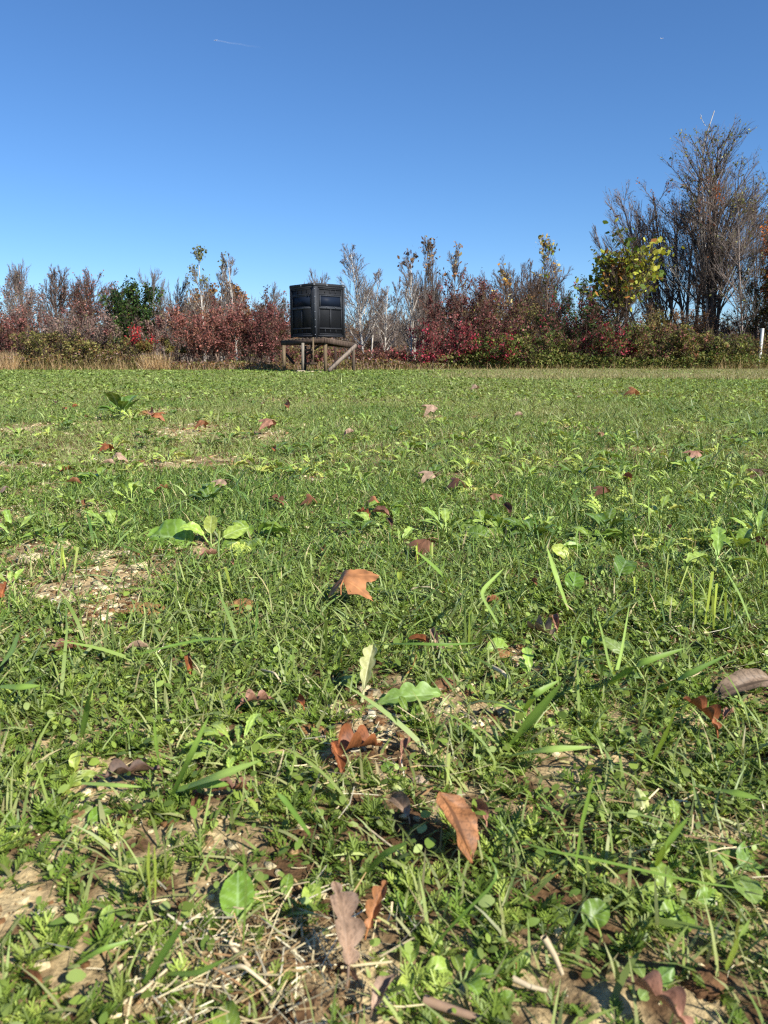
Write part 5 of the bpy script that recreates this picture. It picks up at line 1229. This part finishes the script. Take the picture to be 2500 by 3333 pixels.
# long green cereal leaves one can follow in the photograph
G = Geo()
def blade(pts, wpx, c, tilt=.3):
    P = []
    for px, py, h in pts:
        d = ray(px, py); z = h
        for _ in range(4):
            s_ = (z - CAMZ) / d[2]; z = float(height_base(np.array([d[0] * s_]), np.array([d[1] * s_]))[0]) + h
        P.append([d[0] * s_, d[1] * s_, z])
    P = np.array(P); n = 15; t = np.linspace(0, 1, len(P)); q = np.linspace(0, 1, n)
    P = np.stack([np.interp(q, t, P[:, i]) for i in range(3)], -1)
    for _ in range(3): P[1:-1] = (P[:-2] + 2 * P[1:-1] + P[2:]) / 4
    dist = np.linalg.norm(P.mean(0) - [0, 0, CAMZ]); w = wpx / F * dist
    d = nrm(np.gradient(P, axis=0)); s = nrm(np.cross(d, nrm(np.array([.35, -.55, .75]))) + 1e-5); up = np.cross(s, d)
    pr = np.interp(q, [0, .2, .6, .9, 1], [.55, .9, 1, .5, .06])[:, None]
    V = np.stack([P - s * w / 2 * pr + up * w * .14 * pr, P, P + s * w / 2 * pr + up * w * .14 * pr], 1)
    i = np.arange(n - 1)[:, None] * 3 + np.arange(2)[None]
    cc = np.tile(c, (n, 3, 1)); cc[:, 1] = c * 1.25; G.add(V, np.stack([i, i + 1, i + 4, i + 3], -1), cc)
g1, g2, g3, g4 = lin(132, 162, 70, .84), lin(112, 144, 62, .84), lin(160, 186, 94, .86), lin(184, 200, 86, .88)
for pts, w_, c, tl in [
    ([(1650, 2430, .01), (1720, 2350, .06), (1830, 2220, .12)], 30, g1, .7), ([(1640, 2465, .01), (1780, 2440, .05), (1930, 2432, .05)], 22, g3, .2), ([(1870, 2830, .01), (1890, 2680, .07), (1935, 2510, .13)], 24, g1, 1.1),
    ([(570, 2580, .01), (700, 2530, .06), (850, 2475, .08)], 26, g3, .3), ([(580, 2570, .02), (680, 2550, .04), (745, 2555, .04)], 30, g1, .2), ([(265, 2550, .04), (370, 2556, .05), (465, 2562, .05)], 13, g3, .2),
    ([(540, 2580, .01), (510, 2450, .09), (500, 2340, .13)], 12, g1, 1.0), ([(560, 2590, .01), (620, 2460, .08), (680, 2330, .12)], 18, g1, .8), ([(265, 2400, .01), (285, 2300, .07), (305, 2230, .11)], 18, g1, 1.1),
    ([(1850, 1990, .01), (1810, 1880, .08), (1780, 1780, .12)], 20, g3, .8), ([(1460, 1940, .01), (1440, 1870, .08), (1350, 1790, .13)], 18, g1, .5), ([(830, 2090, .01), (700, 2075, .07), (560, 2100, .09), (420, 2140, .07)], 9, g2, .1),
    ([(1210, 2100, .03), (1330, 2095, .06), (1460, 2100, .06), (1560, 2092, .05)], 11, g2, .1), ([(1650, 2700, .02), (1720, 2760, .05), (1960, 2800, .05), (2240, 2870, .05), (2480, 2900, .05)], 9, g1, .1),
    ([(1360, 3140, .01), (1480, 3000, .07), (1640, 2850, .11), (1560, 2760, .12)], 9, g2, .3), ([(790, 3090, .01), (800, 2900, .10), (790, 2740, .16)], 12, g1, 1.2), ([(490, 2930, .01), (480, 2830, .07), (485, 2740, .11)], 13, g4, 1.2),
    ([(505, 2930, .01), (505, 2840, .06), (502, 2750, .10)], 10, g4, 1.2), ([(470, 3200, .01), (540, 3090, .05), (600, 3000, .08)], 22, g2, .6), ([(250, 3140, .01), (330, 3090, .03), (430, 3060, .03)], 14, g1, .2),
    ([(540, 3170, .01), (640, 3170, .03), (740, 3120, .05)], 16, g1, .3), ([(2150, 2780, .02), (2200, 2700, .08), (2215, 2620, .12)], 24, g1, 1.0), ([(2130, 2820, .01), (2160, 2760, .07), (2240, 2660, .10)], 22, g1, .6),
    ([(2250, 2560, .03), (2380, 2580, .05), (2470, 2600, .05)], 26, g1, .2), ([(2120, 2480, .02), (2160, 2400, .08), (2200, 2310, .13)], 18, g1, .8), ([(1700, 2600, .02), (1760, 2620, .04), (1840, 2660, .04)], 16, g2, .3),
    ([(1930, 1960, .01), (1960, 2060, .02), (2000, 2260, .10), (2050, 1960, .14)], 12, g3, .7), ([(2100, 2270, .01), (2230, 2200, .07), (2370, 2130, .10)], 16, g2, .4), ([(1960, 2240, .01), (2080, 2160, .08), (2230, 2110, .10)], 20, g1, .4),
    ([(1700, 2320, .01), (1740, 2260, .06), (1820, 2215, .07)], 20, g1, .4), ([(2300, 1760, .02), (2400, 1920, .04), (2450, 2040, .06)], 12, g3, .4), ([(60, 2060, .02), (40, 2120, .05), (0, 2170, .07)], 14, g1, .3),
    ([(0, 2235, .04), (60, 2238, .05), (130, 2232, .05)], 20, g1, .2), ([(840, 1900, .005), (835, 2020, .03), (830, 2110, .01)], 8, g2, .8), ([(1620, 2030, .08), (1560, 1930, .10), (1640, 1850, .12)], 14, g3, .4),
    ([(1010, 2720, .01), (930, 2610, .06), (900, 2580, .07)], 20, g2, .4), ([(1170, 2860, .01), (1250, 2780, .06), (1330, 2740, .08)], 20, g1, .5), ([(2360, 3150, .02), (2400, 3060, .08), (2440, 2990, .10)], 26, g3, .6)]:
    blade(pts, w_, c, tl)
# cut stalk tufts: blunt, pale yellow green
for px, py, n, h in [(220, 1880, 3, .07), (180, 1890, 2, .06), (720, 1810, 3, .07), (2185, 1935, 4, .085), (2290, 2060, 3, .10), (2350, 2060, 3, .085), (2370, 2070, 2, .07), (1270, 1910, 2, .035), (1375, 1850, 4, .06), (1070, 2200, 2, .09),
                     (1540, 2120, 2, .09), (780, 1950, 3, .07), (1395, 2560, 1, .05), (1330, 2440, 2, .07), (600, 2000, 3, .05), (420, 1430, 2, .10), (1010, 1850, 2, .04), (2440, 1850, 3, .09), (2110, 1960, 3, .07), (1660, 2040, 2, .04), (1690, 1660, 2, .09)]:
    q = ground_px(px, py); x = q[0] + RNG.normal(0, .012, n); y = q[1] + RNG.normal(0, .01, n); D, a = rdir(n, 0, 16)
    ribbons(G, np.stack([x, y, height(x, y)], -1), D, D * 0, h * (.7 + .4 * RNG.random(n)), .0035 + .002 * RNG.random(n), [.8, .9, 1, 1.15], pick(n, [(g4, 3), (lin(196, 208, 120, .88), 1)]), RNG.normal(0, .8, n))
tag(G.build('grass', M_GRASS), 'long single cereal blades and blunt cut stalks rising above the turf', 'grass', kind='stuff')
